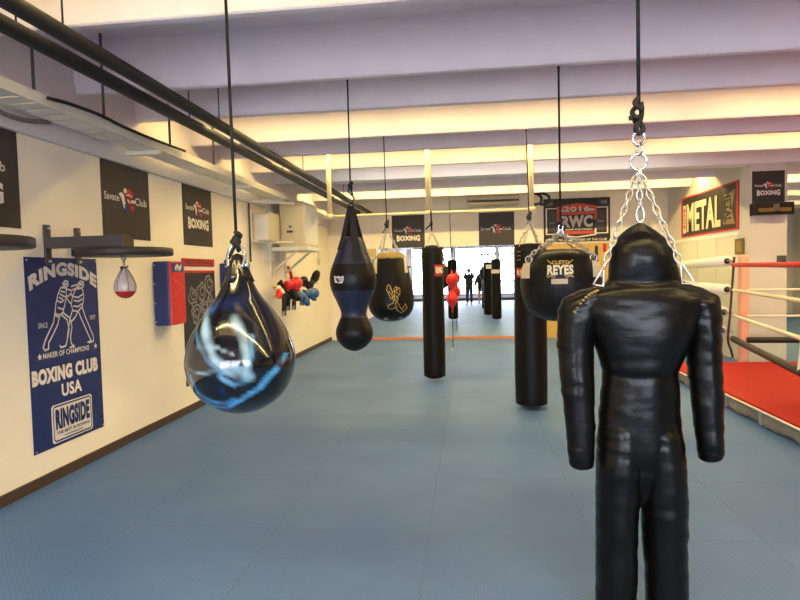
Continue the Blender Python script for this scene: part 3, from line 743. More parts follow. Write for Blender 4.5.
def lspan(x0, x1, yt0, yb0, yt1=None, yb1=None, X=XL):
    a, b_ = atX(x0, yt0, X), atX(x0, yb0, X); c_, d = atX(x1, yt1 or yt0, X), atX(x1, yb1 or yb0, X)
    return a.y, (b_.z+d.z)/2, c_.y, (a.z+c_.z)/2
f = lw()
u0, v0, u1, v1 = lspan(99, 147, 151.5, 234.5, 165.5, 242)
r, g = banner('club_banner', 'dark club banner with one line of lettering, above the speed bag board', f, u0, v0, u1, v1); savate(r, g, u0, v0, u1, v1, False, .49, .94)
a0, b0, a1, b1_ = lspan(181, 210, 176, 245, 184.5, 246.5)
r, g = banner('club_banner', 'dark club banner with two lines of lettering above red and blue pad', f, a0, b0, a1, b1_); savate(r, g, a0, b0, a1, b1_, True, .56, .86)
e1 = atX(15, 124, XL)
r, g = banner('club_banner', 'dark banner on left wall cut off at the left edge of photo', f, e1.y-.72, v0+.0, e1.y, v1-.02); savate(r, g, e1.y-.90, v0, e1.y-.04, v1, True, .56, .86)
# back wall banners
def bspan(x0, x1, yt, yb):
    a, b_ = P(x0, yt, YB), P(x1, yb, YB); return a.x, b_.z, b_.x, a.z
f = bwf()
q = bspan(391.5, 425, 214, 248.5); r, g = banner('club_banner', 'dark club banner on the back wall, left of the two above the mirror', f, *q); savate(r, g, *q, True, .52, .86)
q = bspan(478.5, 514.5, 212, 245.5); r, g = banner('club_banner', 'dark club banner on the back wall, right of the two above the mirror', f, *q); savate(r, g, *q, False, .5, .9)
# pillar banner
f = lambda u, v, d: Vector((u, 10.3-d, v))
a, b_ = P(752, 171.5, 10.3), P(784.5, 203.5, 10.3)
r, g = banner('club_banner', 'dark club banner on the white pillar by the ring', f, a.x, b_.z, b_.x, a.z); savate(r, g, a.x, b_.z, b_.x, a.z, True, .56, .86)
a, b_ = P(749.2, 204, 10.3), P(788.5, 215, 10.3)
r = thing('wall_box', 'black glossy box on pillar under the dark banner', 'lamp', ((a.x+b_.x)/2, 10.25, b_.z))
MB().box((a.x, 10.12, b_.z), (b_.x, 10.3, a.z), bev=.012).build('housing', mat('gloss_black', (.01, .009, .009, 1), .15), r)
MB().box((a.x+.06, 10.105, b_.z+.05), (a.x+.3, 10.12, b_.z+.11)).box((a.x+.38, 10.105, b_.z+.05), (b_.x-.05, 10.12, b_.z+.11)).build('slot', mat('dull_gold_metal', rgb(120, 95, 50), .35, .6), r)  # dull gold bars on the front of the plain black box
MB().box((a.x+.28, 10.1, b_.z+.06), (a.x+.37, 10.12, b_.z+.17)).build('clip', greym, r)
q = P(780, 258.5, 10.3)
r = MB().box((q.x-.055, 10.2, q.z-.06), (q.x+.055, 10.3, q.z+.05), bev=.01).build('switch_box', greym); tag(r, 'small grey switch box on the pillar above the red rope', 'switch')

# RINGSIDE poster
f = lw()
p0, p1 = atX(23.5, 257.5, XL), atX(95.5, 258.5, XL); p2, p3 = atX(33.5, 456, XL), atX(103.5, 426, XL)
U0, U1 = (p0.y+p2.y)/2, (p1.y+p3.y)/2; V0, V1 = (p2.z+p3.z)/2, (p0.z+p1.z)/2
r, g = banner('boxing_poster', 'blue boxing club poster with two white boxers on left wall under the speed bag board', f, U0, V0, U1, V1, navy_v)
W_, H_ = U1-U0, V1-V0
def pg(a, b_, d): return g(U0+W_*a, V0+H_*b_, d)
def pl(tx, a0, b0, a1, b1, *a, **k): MB().text(tx, a0-.035, b0, a1-.025, b1, *a, **k).build('lettering', white_p, r)
pl('RINGSIDE', .075, .826, 1.0, .90, pg, .06, .006, warp=lambda a, b_: (a+(a-.5)*.03*b_, b_+1.04*(1-(2*a-1)**2)))
pl('SINCE', .16, .635, .27, .662, pg, .015); pl('1977', .885, .645, .965, .672, pg, .015)
pl('MAKER OF CHAMPIONS', .20, .474, .84, .503, pg, .02)
pl('BOXING CLUB', .05, .343, .965, .425, pg, .065); pl('USA', .42, .252, .70, .322, pg, .035)
def star(mb, cx, cy, r_): mb.poly([(cx+r_*(1 if k % 2 == 0 else .4)*math.sin(k*PI/5), cy+r_*.6*(1 if k % 2 == 0 else .4)*math.cos(k*PI/5)) for k in range(10)], pg)
for a, b_ in ((.125, .488), (.92, .49)):
    lm = MB(); star(lm, a, b_, .03); lm.build('star', white_p, r)
mb = MB()
def bx(pts, w=.016, closed=False): mb.line([((x-20)/75+.0, 1-(y-257)/180) for x, y in pts], w, pg, .006, 0, closed)
# two boxers trading punches: outlines traced as strokes (pixel-like poster units)
def bz(a, b_):
    q_ = atX(20+(a+14)/5.457, 250+(b_+30-(a-100)*.055)/5.457, XL); return ((q_.y-U0)/W_, (q_.z-V0)/H_)
def B(pts, w=.009, closed=False): mb.line([bz(a, b_) for a, b_ in pts], w, pg, .004, 0, closed)
B([(215, 160), (228, 145), (243, 150), (246, 168), (235, 180), (220, 176)], closed=True)                       # head
B([(205, 180), (190, 215), (178, 265), (172, 320), (196, 330), (216, 318), (228, 270), (236, 225), (232, 185)], closed=True)
B([(236, 190), (262, 200), (285, 190), (300, 180), (290, 170), (262, 178)]); B([(200, 215), (225, 232), (250, 228), (262, 212)])
B([(172, 320), (165, 370), (140, 420), (118, 470), (108, 505), (120, 520)]); B([(200, 330), (188, 380), (165, 430), (138, 480), (138, 512), (118, 520)])
B([(205, 325), (240, 360), (250, 410), (240, 470), (232, 500), (205, 508), (200, 498)]); B([(216, 318), (255, 350), (266, 400), (258, 450), (262, 490), (280, 505), (255, 510)])
B([(298, 165), (312, 152), (328, 158), (330, 178), (318, 190), (303, 184)], closed=True)
B([(285, 195), (268, 235), (262, 275), (270, 310), (300, 315), (322, 290), (330, 245), (326, 205), (318, 190)], closed=True)
B([(262, 275), (248, 258), (238, 240)]); B([(322, 225), (300, 240), (276, 235), (262, 222)])
B([(268, 310), (255, 350), (245, 420), (238, 480)]); B([(296, 316), (285, 345), (262, 370)])
B([(300, 315), (318, 360), (340, 410), (362, 462), (372, 480), (352, 486)]); B([(322, 295), (338, 345), (360, 400), (382, 455), (384, 482), (360, 490)])
B([(190, 290), (215, 300), (226, 285)]); B([(275, 285), (300, 290), (318, 276)]); B([(182, 250), (205, 262), (222, 250)], .009); B([(278, 255), (300, 262), (320, 250)], .009); B([(196, 235), (214, 245)], .009); B([(206, 200), (226, 208)], .009)
B([(176, 330), (190, 338), (206, 330)], .012); B([(222, 165), (238, 162)], .014); B([(306, 168), (322, 170)], .014)
mb.build('boxers_drawing', white_p, r)
mb = MB()
def rr(a0, b0, a1, b1, c_=.02): return [(a0+c_, b0), (a1-c_, b0), (a1, b0+c_*.6), (a1, b1-c_*.6), (a1-c_, b1), (a0+c_, b1), (a0, b1-c_*.6), (a0, b0+c_*.6)]
lb = mb.poly(rr(.235, .016, .815, .22), pg, .004).build('brand_panel', white_p, r)
MB().line(rr(.255, .026, .795, .21), .008, pg, .006, 0, True).build('brand_border', navy_v, lb)
for tx, a0_, b0_, a1_, b1_, bo in (('RINGSIDE', .31, .085, .80, .195, .06), ('THE BEST IN BOXING', .32, .058, .79, .076, .02), ('WWW.RINGSIDE.COM', .42, .038, .68, .049, .02)):
    MB().text(tx, a0_-.03, b0_, a1_-.03, b1_, pg, bo, .007).build('brand_lettering', navy_v, lb)
for a, b_ in ((.02, .985), (.98, .985), (.02, .012), (.98, .012)):
    MB().ball(pg(a, b_, .009), .008, n=8).build('eyelet', steel, r)

# dark poster with chalk like figures
p0, p1 = atX(181, 258, XL), atX(213.5, 260, XL); zb_ = atX(186, 387, XL).z
f = lw(); r, g = banner('chalk_poster', 'dark poster with white line figures and red top, behind the water bag', f, p0.y, zb_, p1.y, p0.z, mat('black_poster', rgb(40, 38, 40), .5, var=.2, vscale=30))
W_, H_, U0, V0 = p1.y-p0.y, p0.z-zb_, p0.y, zb_
def cg(a, b_, d): return g(U0+W_*a, V0+H_*b_, d)
MB().rect(0, .945, 1, 1, cg, .005).rect(0, .885, 1, .905, cg, .005).build('red_band', red_p, r)
MB().rect(0, .905, 1, .935, cg, .005).build('white_band', white_p, r)
MB().text('BOXING', .1, .955, .9, .99, cg, .03, .008).build('band_lettering', dgrey_p, r)
mb = MB()
random.seed(3)
for cx, cy in ((.28, .70), (.55, .74), (.78, .80), (.35, .56), (.62, .60), (.82, .62)):
    pts = [(cx+.13*math.cos(q)*(.6+.6*random.random()), cy+.075*math.sin(q)*(.6+.6*random.random())) for q in [k*.7 for k in range(9)]]
    mb.line(pts, .013, cg, .006, 0, True); mb.line([((a+cx)/2+.02, (b_+cy)/2) for a, b_ in pts[::-1]], .012, cg, .006)
    mb.line([(cx-.05, cy-.06), (cx+.02, cy-.11), (cx-.03, cy-.15), (cx+.08, cy-.17)], .014, cg, .006)
mb.build('figures', grey_p, r)
mb = MB()
for k in range(16): mb.rect(.05, .03+k*.05, .95, .034+k*.05, cg, .005)
mb.build('ruled_lines', dgrey_p, r)

# red and blue wall pads
def wall_pad(y0, y1, z0, z1, dp, label, logo):
    r = thing('wall_pad', label, 'striking pad', (XL+dp/2, (y0+y1)/2, z0), 'red and blue striking pads')
    MB().box((XL, y0, z0), (XL+dp*.9, y1, z1), bev=.02).build('body', navy_v, r)
    MB().box((XL+dp*.9-.01, y0+.005, z0+.005), (XL+dp, y1-.005, z1-.005), bev=.015).build('striking_face', red_v, r)
    return r
q0 = atX(153.5, 292, XL); zt = atX(154, 261.5, XL).z; zl = atX(155.5, 326, XL).z
dp = P(170, 262, q0.y).x-XL
y1 = atX(187, 320, XL+dp).y
r = wall_pad(q0.y, y1, zl, zt, dp, 'red and blue striking pad on left wall between poster and chalk figures', True)
# on the red face
def fg(u, v, d): return Vector((XL+dp+d, q0.y+(y1-q0.y)*u, zl+(zt-zl)*v))
bd = MB().rect(.12, .83, .88, .97, fg, .004).build('badge', blue_p, r)
MB().line([(.3, .89), (.45, .93), (.6, .88), (.72, .93)], .06, fg, .006).rect(.3, .86, .7, .87, fg, .006).build('badge_emblem', white_p, bd)
mb = MB()
for k in range(7):
    for (a, b_) in ((.2+.09*k, .72-.02*k), (.18+.09*k, .45+.02*k)): mb.ball(fg(a, b_, .001), .0035, n=6)
mb.build('stitch_dots', white_p, r)
mb = MB()
for v in (.06, .35, .65, .94): mb.ball(fg(0, v, 0)+Vector((-dp+.02, -.002, 0)), .011, n=8)
mb.build('rivets', steel, r)
s0 = atX(219, 262, XL); s1_ = atX(246, 262, XL)
wall_pad(s0.y, s0.y+.55, zl, zt, dp*.9, 'second red and blue striking pad, half hidden behind the water bag', False)

# speed bag boards
def platform(yc, zd, label, group):
    xw = XL; r = thing('speed_bag_platform', label, 'speed bag platform', (xw, yc, zd), group)
    for y in (yc-.19, yc+.19):
        MB().box((xw, y-.035, zd-.09), (xw+.02, y+.035, zd+.24), bev=.006).build('wall_plate', greym, r)
        for zz in (zd-.06, zd+.21): MB().tube([(xw+.02, y, zz), (xw+.035, y, zz)], .014, 6).build('bolt', steel, r)
        e_ = xw+(.69 if y < yc else .5)
        am = MB().box((xw+.02, y-.04, zd+.045), (e_, y+.04, zd+.135), bev=.005).build('arm', greym, r)
        MB().box((e_, y-.045, zd+.04), (e_+.012, y+.045, zd+.14), bev=.003).build('end_cap', mat('bronze_steel', rgb(88, 74, 60), .5, .3), am)
    MB().lathe((xw+.56, yc), [(.001, zd+.036), (.375, zd+.036), (.388, zd+.03), (.39, zd-.02), (.38, zd-.028), (.3, zd-.03), (.001, zd-.03)], 56).build('board', mat('black_board', rgb(44, 36, 34), .5), r)
    return r
zd = P(121, 253, 4.66).z
g_ = 'speed bag boards on the left wall'
yc = 4.66
platform(yc, zd, 'round black speed bag board with small ball, above the blue poster', g_)
platform(3.02, P(8, 241.5, 3.02).z, 'round black speed bag board cut off at the left edge of photo', g_)
q = P(124, 262, yc)
sb = thing('speed_bag', 'clear speed bag with red lower half hanging under the round board', 'speed bag', (q.x, yc, zd-.2))
pr = []
K = yc/F
zt = zd-.03
for dz_, hw in ((-10.5, 1.2), (-12.5, 2.6), (-16, 4.8), (-22, 8), (-28, 10.3), (-33, 11), (-38, 9.8), (-42, 6.5), (-44, 2.5), (-44.4, .3)): pr.append(Vector((hw*K, zt+dz_*K, 0)))
pr = [(max(v.x, .001), v.y) for v in sub(pr, 4)]
zr = zt-37*K
MB().lathe(q, pr, 28, mfun=lambda z: 0 if z > zr else 1).build('bladder', [mat('clear_grey_vinyl', rgb(196, 180, 170), .2, spec=.6), mat('red_vinyl_gloss', rgb(190, 30, 35), .25)], sb)
MB().tube([(q.x, yc, zt+.0), (q.x, yc, zt-.03)], .022, 10).tube([(q.x, yc, zt-.03), (q.x, yc, zt-10*K)], .010, 8).build('swivel', steel, sb)
MB().tube(sub([(q.x-.035, yc, zt-12.5*K), (q.x-.01, yc-.02, zt-11*K), (q.x+.012, yc-.02, zt-12*K), (q.x+.035, yc, zt-10.5*K)]), .006, 6).tube([(q.x, yc-.022, zt-11*K), (q.x-.005, yc-.04, zt-20*K)], .005, 6).build('lace', ropeb, sb)
fnl = toward_cam(on_lathe(pr, q), q)
mb = MB()
for k in range(6):
    a = 2*PI*k/6+.3; mb.tube([fnl(a*fnl.rad(z), z, .001) for r_, z in pr[3:-3:2]], .0022, 5)
mb.build('seam', dgrey_p, sb)

# ------------------------------------------------------------------ pipes and tray along the left
p = atX(200, 107, -2.35)
PA = [(-2.37, P(200, 106, 587*2.37/268).z)]
for i, (x, py, r_, lab) in enumerate(((-2.36, 113.5, .05, 'black insulated pipe under the ceiling, upper right of the two'), (-2.66, 128.5, .052, 'black insulated pipe under the ceiling, lower left of the two'))):
    z = atX(200, py, x).z
    pp = thing('ceiling_pipe', lab, 'pipe', (x, 6, z), 'black pipes under the ceiling')
    MB().tube([(x, YF, z), (x, YB, z)], r_, 16).build('pipe', pipem, pp)
    for y in (1.0, 3.3, 5.5, 8.4, 11.2):
        MB().tube([(x, y, z), (x, y, ZC)], .006, 6).build('hanger', blackm, pp)
TX0, TX1 = -3.30, -3.03
zt_ = atX(0, 80, TX1).z
tr = thing('cable_tray', 'white slotted cable tray running along the top of the left wall', 'cable tray', (-3.17, 5, zt_))
mb = MB().box((TX0, YF, zt_-.05), (TX0+.02, 13.6, zt_+.02)).build('inner_rail', whitem, tr)
MB().box((TX1-.02, YF, zt_-.05), (TX1, 13.6, zt_+.03)).build('outer_rail', whitem, tr)
mb = MB(); y = YF
while y < 13.5:
    mb.box((TX0+.02, y, zt_-.045), (TX1-.02, y+.125, zt_-.035)); y += .16
mb.build('slotted_base', whitem, tr)
MB().tube(sub([(TX0+.06, YF, zt_-.02), (TX0+.08, 4, zt_-.015), (TX0+.05, 8, zt_-.02), (TX0+.07, 13.5, zt_-.02)]), .018, 8).build('cable', mat('grey_cable', rgb(120, 115, 112), .6), tr)
for px_, py_ in ((34, 92), (104, 118), (170, 143), (214, 165)):  # thin grey uprights added along the dark joint lines at the rib ends
    q_ = atX(px_, py_, TX1-.01); MB().tube([(TX1-.01, q_.y, zt_+.02), (TX1-.01, q_.y, ZC)], .011, 6).build('upright_rod', greym, tr)
for y in (.5, 3, 5.6, 8, 9.5, 13):
    MB().box((XL, y-.02, zt_-.09), (TX1, y+.02, zt_-.05)).build('bracket', whitem, tr)
o = MB().tube(sub([atX(48, 98, -2.99), atX(70, 104, -2.99), atX(100, 115, -3.0), atX(122, 126, -3.0), atX(150, 138, -3.0), atX(185, 151, -3.0)]), .014, 8).build('cable', ropeb); tag(o, 'loose black cable lying along the edge of the white tray', 'cable')
o = MB().tube(sub([atX(-8, 108, -3.31), atX(10, 116, -3.33), atX(28, 120.5, -3.345), atX(50, 122, -3.35)]), .018, 8).build('cable', mat('grey_cable', rgb(120, 115, 112), .6)); tag(o, 'sagging grey cable under the white tray at the left edge of photo', 'cable')

# ------------------------------------------------------------------ air handling box on the left wall
Yv = 9.9
a, b_ = P(279, 200, Yv), P(305, 248, Yv)
yb2 = atX(317.5, 222, b_.x).y
ac = thing('ventilation_unit', 'cream ventilation box on bracket on the left wall above the gloves', 'ventilation unit', ((XL+b_.x)/2, Yv, b_.z))
a.z = min(a.z, zt_-.055)
MB().box((a.x, Yv, b_.z+.03), (b_.x, yb2, a.z), bev=.02).build('casing', creamm, ac)
MB().box((b_.x, Yv+.05, b_.z+.08), (b_.x+.012, yb2-.05, a.z-.06)).build('side_panel', whitem, ac)
MB().box((a.x+.12, Yv-.006, b_.z+.27), (a.x+.23, Yv, b_.z+.31)).box((a.x+.16, Yv-.005, b_.z+.36), (a.x+.21, Yv, b_.z+.39)).build('name_plate', greym, ac)
MB().box((XL, Yv-.02, b_.z-.04), (b_.x+.05, yb2+.03, b_.z+.03), bev=.01).build('shelf', whitem, ac)
for y in (Yv+.05, yb2-.05):
    MB().tube([(XL+.02, y, b_.z-.42), (b_.x-.15, y, b_.z-.04)], .022, 8).box((XL, y-.025, b_.z-.5), (XL+.03, y+.025, b_.z)).build('bracket', whitem, ac)
MB().lathe((0, 0), [(.09, 0), (.09, .2)], 20).build('duct', creamm, ac).matrix_local = Matrix.Translation(Vector((a.x-.0, Yv+.35, (a.z+b_.z)/2))-ac.location) @ Matrix.Rotation(-PI/2, 4, 'Y')
a2, b2_ = P(249, 213, 9.15), P(270.5, 241, 9.15)
fb = thing('wall_cabinet', 'small cream box on left wall beside the ventilation box', 'cabinet', (XL+.15, 9.3, b2_.z))
MB().box((XL, 9.15, b2_.z), (P(270.5, 225, 9.15).x, 9.6, a2.z), bev=.015).build('casing', creamm, fb)
MB().box((XL+.04, 9.138, b2_.z+.03), (P(270.5, 225, 9.15).x-.03, 9.15, a2.z-.03), bev=.004).build('cover', whitem, fb)
MB().box((XL, 9.65, P(255, 262, 9.6).z), (XL+.06, 10.3, P(255, 205, 9.6).z)).build('back_board', wallw_m, fb)
for k, (y1_, y2_, lab) in enumerate(((201, 203.5, 'upper white pipe running to the ventilation box'), (241, 243, 'lower white pipe running to the ventilation box'))):
    a_, c_ = P(247, y1_, 9.0), P(293, y2_, 9.72)
    o = MB().tube([a_, c_], .024, 10).ball(c_, .026, n=10).build('wall_pipe', whitem); tag(o, lab, 'pipe')
for x, y_, z0_, z1_, lab in ((248.5, 8.95, 262, 186, 'thin dark conduit on left wall before the small cream box'),):
    q0_, q1_ = P(x, z0_, y_), P(x, z1_, y_)
    o = MB().tube([(XL+.03, y_, q0_.z), (XL+.03, y_, q1_.z+.1)], .016, 8).build('conduit', greym); tag(o, lab, 'conduit')
for px, y0_, y1_, X_ in ((322, 225, 262, XL), ):
    q0_ = atX(318, 262, XL); o = thing('socket', 'cream socket on a thin cable on left wall past the ventilation box', 'socket', (XL, q0_.y, q0_.z))
    MB().box((XL, q0_.y-.06, q0_.z-.07), (XL+.04, q0_.y+.06, q0_.z+.07), bev=.01).build('body', creamm, o)
    MB().tube([(XL+.015, q0_.y, q0_.z+.07), (XL+.015, q0_.y, ZB-.3)], .012, 6).build('cable', whitem, o)

# ------------------------------------------------------------------ gloves on their rack
XG = -3.2
gy = lambda px, X=XL: atX(px, 290, X)
rk = thing('glove_rack', 'yellow wooden rack on left wall holding boxing gloves', 'rack', (XL, gy(295).y, gy(295).z-.1))
za_, zb2 = P(275, 296, gy(276).y).z, P(275, 287, gy(276).y).z
ya, yb_ = gy(273).y, gy(313).y
for z in (za_, zb2):
    MB().box((XL+.0, ya, z-.02), (XL+.03, yb_, z+.02), bev=.004).build('back_rail', yellow_w, rk)
for i in range(6):
    y = ya+(yb_-ya)*(i+.3)/6
    for z in (za_, zb2): MB().tube([(XL+.02, y, z), (XL+.2, y, z+.03)], .011, 8).build('peg', yellow_w, rk)
def glove(c, d, m, cuff_m, label, s=1.0, strap=0, thumb=1, cat='boxing glove'):
    """fist shaped mitt, thumb, padded cuff, and the loose wrist strap"""
    s *= 1.12; c = Vector(c); d = Vector(d).normalized(); side = d.cross(Vector((1, 0, .1))).normalized(); nrm = side.cross(d)
    M = Matrix((d, side, nrm)).transposed()
    r = thing('boxing_glove', label, cat, c, 'boxing gloves on the rack')
    mb = MB(); mb.ball(c+d*.07*s, (.105*s, .075*s, .06*s), M=M, n=16).ball(c+d*.0, (.08*s, .062*s, .056*s), M=M, n=14)
    mb.build('mitt', m, r)
    MB().ball(c+d*.05*s+side*.07*s*thumb+nrm*.012, (.06*s, .026*s, .028*s), M=M @ Matrix.Rotation(.35*thumb, 3, 'Z'), n=12).build('thumb', m, r)
    rings = []
    for f_, rr_ in ((-.03, .05), (-.06, .05), (-.10, .052), (-.135, .056), (-.14, .05)):
        rings.append([c+d*f_*s+(side*math.cos(2*PI*k/16)+nrm*.85*math.sin(2*PI*k/16))*rr_*s for k in range(16)])
    MB().loft(rings).build('cuff', cuff_m, r)
    if strap:
        p0_ = c-d*.1*s+Vector((.03, 0, -.03)); rows_ = []
        for i in range(6):
            q_ = p0_+Vector((.01*math.sin(i), .008*i, -strap*i/5)); w_ = .028
            rows_.append([q_+Vector((-w_, -w_, 0)), q_+Vector((w_, w_, 0)), q_+Vector((w_+.008, w_-.008, 0)), q_+Vector((-w_+.008, -w_-.008, 0))])
        st = MB().loft(rows_, smooth=False).build('strap', strap_m, r)
        MB().box(q_+Vector((-.02, -.036, .0)), q_+Vector((.026, -.03, .08))).build('strap_tag', grey_p, st)
    return r
def gp(px, py, X=XG): return atX(px, py, X)
glove(gp(281, 287), (.1, -.5, .2), vinyl, blackm, 'black glove at the near upper end of the rack', .9)
glove(gp(279, 292, -3.15), (.2, -.6, -.5), red_l, white_p, 'small red glove with white cuff at the near end of rack', .8)
glove(gp(293, 284, -3.08), (.25, .8, .1), red_l, red_l, 'large bright red glove on top of the rack', 1.35)
glove(gp(301.5, 282), (.2, .7, .2), vinyl, vinyl, 'black glove just beyond the bright red one', 1.05)
glove(gp(306, 284), (.3, .5, -.2), vinyl2, vinyl, 'second black glove beyond the bright red one, lower', 1.0)
glove(gp(314, 279, -3.05), (.2, .4, .5), vinyl, blackm, 'black glove standing out at the far upper end of rack', 1.1)
glove(gp(284, 295, -3.1), (.1, .4, -.3), vinyl, white_p, 'black glove with white patch and long strap, near lower row', .95, .38)
glove(gp(291, 295, -3.05), (.6, -.2, -.2), vinyl2, blackm, 'round black glove with hanging strap, middle of lower row', 1.1, .28)
glove(gp(297, 294, -3.05), (.5, .3, -.3), blue_l, blackm, 'blue glove in the middle of lower row', 1.0, .3)
glove(gp(303, 297, -3.0), (.4, .2, -.7), blue_l, white_p, 'blue glove with white cuff pointing down, lower row', 1.0, .22)
glove(gp(310, 293.5, -3.0), (.3, .8, .0), blue_l, blue_l, 'large blue glove at the far lower end of rack', 1.35, .2)
q = gp(289, 273, XL+.05)
r = thing('wall_hook', 'small red handle hanging alone on left wall above the gloves', 'hook', q)
MB().tube(sub([q+Vector((0, -.05, .12)), q+Vector((.02, 0, .03)), q+Vector((.02, .08, -.06)), q+Vector((.01, .12, -.1))]), [.03]*6*3+[.04], 10).build('handle', red_p, r)
MB().tube([q+Vector((-.06, -.05, .12)), q+Vector((.02, -.05, .13))], .01, 8).build('peg', steel, r)

# ------------------------------------------------------------------ mirror on the back wall
mm = bpy.data.materials.new('mirror_glass'); mm.use_nodes = True
b = mm.node_tree.nodes['Principled BSDF']; b.inputs['Metallic'].default_value = 1; b.inputs['Roughness'].default_value = .0
b.inputs['Base Color'].default_value = (.86, .89, .89, 1)
mx0, mx1 = P(362, 300, YB).x, P(541, 300, YB).x
mz1 = P(450, 246.5, YB).z
mr = thing('wall_mirror', 'wide wall mirror on the back wall reflecting the windows and bags', 'mirror', ((mx0+mx1)/2, YB, .0))
MB().box((mx0, YB-.02, .06), (mx1, YB-.001, mz1)).build('mirror_glass', mm, mr)
MB().box((mx0-.1, YB-.05, 0), (mx1+.05, YB-.001, .06)).build('base_rail', orange_m, mr)
MB().box((mx1, YB-.03, 0), (mx1+.04, YB-.001, mz1)).box((mx0-.04, YB-.03, .06), (mx0, YB-.001, mz1)).build('side_trim', creamm, mr)
# ochre boards right of the mirror
ox0, ox1 = mx1+.06, P(634, 300, YB).x
oz = P(590, 243.5, YB).z
d_ = MB().box((ox0, YB-.04, 0), ((ox0+ox1)/2-.3, YB-.001, oz)).box(((ox0+ox1)/2-.28, YB-.04, 0), (ox1, YB-.001, oz))
d_ = struct('door_1', d_, ochre_m)
MB().box(((ox0+ox1)/2-.1, YB-.07, 1.0), ((ox0+ox1)/2-.07, YB-.04, 1.25)).build('door_handle', blackm, d_)
zz = P(575, 246, YB).z
struct('trim_2', MB().box((ox0, YB-.05, oz), (ox1, YB-.001, oz+.05)), creamm)
xx = P(596, 250, YB).x
o = MB().box((xx-.03, YB-.07, P(596, 262, YB).z), (xx+.03, YB-.04, P(596, 246, YB).z)).build('door_closer', blackm); tag(o, 'dark upright bar on the ochre boards under the black crest sign', 'fitting')
a, b_ = P(602.5, 243.8, YB), P(606, 252, YB)
o = MB().box((a.x, YB-.06, b_.z), (b_.x, YB-.045, a.z)).build('small_sign', red_p); tag(o, 'small red sign on the ochre boards under the black crest sign', 'sign')

# RWC sign
a, b_ = P(543.3, 199.5, YB), P(610, 241.5, YB)
f = bwf(); r, g = banner('event_sign', 'black event sign with red and white crest on the back wall', f, a.x, b_.z, b_.x, a.z, black_p, .03)
W_, H_ = b_.x-a.x, a.z-b_.z
def sg_(u, v, d): return g(a.x+W_*u, b_.z+H_*(1-v), d)
MB().line([(.2, .22), (.04, .22), (.04, .8), (.2, .8)], .022, sg_).line([(.8, .22), (.96, .22), (.96, .8), (.8, .8)], .022, sg_).build('white_frame', white_p, r)
for q_ in ((.07, .74, .22, .28), (.78, .74, .93, .28), (.03, .17, .15, .04), (.84, .17, .97, .04)): MB().rect(*q_, sg_, .004).build('side_panel', dgrey_p, r)
MB().line([(.09, .56), (.16, .54)], .02, sg_, .007).line([(.82, .53), (.9, .54)], .02, sg_, .007).text('EKO', .045, .14, .135, .07, sg_, .02, .007).text('ONE', .865, .14, .955, .07, sg_, .02, .007).build('small_marks', grey_p, r)
MB().poly([(.2, .5), (.2, .18), (.5, .11), (.8, .18), (.8, .5), (.76, .5), (.76, .24), (.24, .24), (.24, .5)][::-1], sg_, .008).rect(.24, .37, .76, .31, sg_, .008).rect(.24, .81, .76, .74, sg_, .008).build('crest', mat('crest_red', rgb(186, 60, 50), .6), r)
MB().poly([(.24, .31), (.24, .2), (.5, .15), (.76, .2), (.76, .31)][::-1], sg_, .0075).build('year_panel', dgrey_p, r)
MB().text('2016', .3, .305, .7, .18, sg_, .04, .011).line([(.25, .27), (.29, .27)], .05, sg_, .011).line([(.71, .27), (.75, .27)], .05, sg_, .011).text('RWC', .27, .66, .74, .39, sg_, .05, .01).build('lettering', mat('sign_silver', rgb(185, 175, 170), .6), r)
MB().line([(.22, .83), (.5, .88), (.78, .83), (.78, .7)], .03, sg_, .009).text('BOXE EQUIPMENT', .33, .725, .74, .69, sg_, .03, .01).text('PROUD TO BE A PARTNER OF THE CLUB', .03, .965, .95, .915, sg_, .02, .008).build('white_lettering', white_p, r)
MB().rect(0, 1.02, 1, .99, sg_, .006).build('bottom_edge', red_p, r)

# METAL sign on the right wall
f = lambda u, v, d: Vector((XM-d, -u, v))
c0, c1_ = atX(682, 198, XM), atX(739.5, 181, XM); d0_, d1_ = atX(682, 237.5, XM), atX(739.5, 229.5, XM)
U0, U1, V0, V1 = -c0.y, -c1_.y, (d0_.z+d1_.z)/2, (c0.z+c1_.z)/2
r, g = banner('metal_banner', 'dark red edged banner with large cream capitals on the right wall', f, U0, V0, U1, V1, banner_m, .012)
def mg(u, v, d): return g(U0+(U1-U0)*u, V0+(V1-V0)*v, d)
MB().frame(0, 0, 1, 1, .035, mg, .005).build('red_border', red_p, r)
MB().text('METAL', .12, .12, .735, .82, mg, .035, .007).rect(.04, .1, .10, .8, mg, .0055).build('lettering', cream_p, r)
MB().text('BOXE', .12, 0, .72, 1, lambda u, v, d: mg(.05+.045*(1-v), .12+u*.85, d), .03, .008).build('side_lettering', red_p, r)
MB().poly([(.77, .15), (.95, .12), (.90, .45), (.96, .85), (.79, .78), (.83, .5)], mg, .006).build('flame_panel', mat('olive_print', rgb(140, 125, 85), .6), r)
MB().text('METAL', 0, 0, 1, 1, lambda u, v, d: mg(.80+.10*v, .84-u*.66, d), .04, .009).build('vertical_lettering', black_p, r)
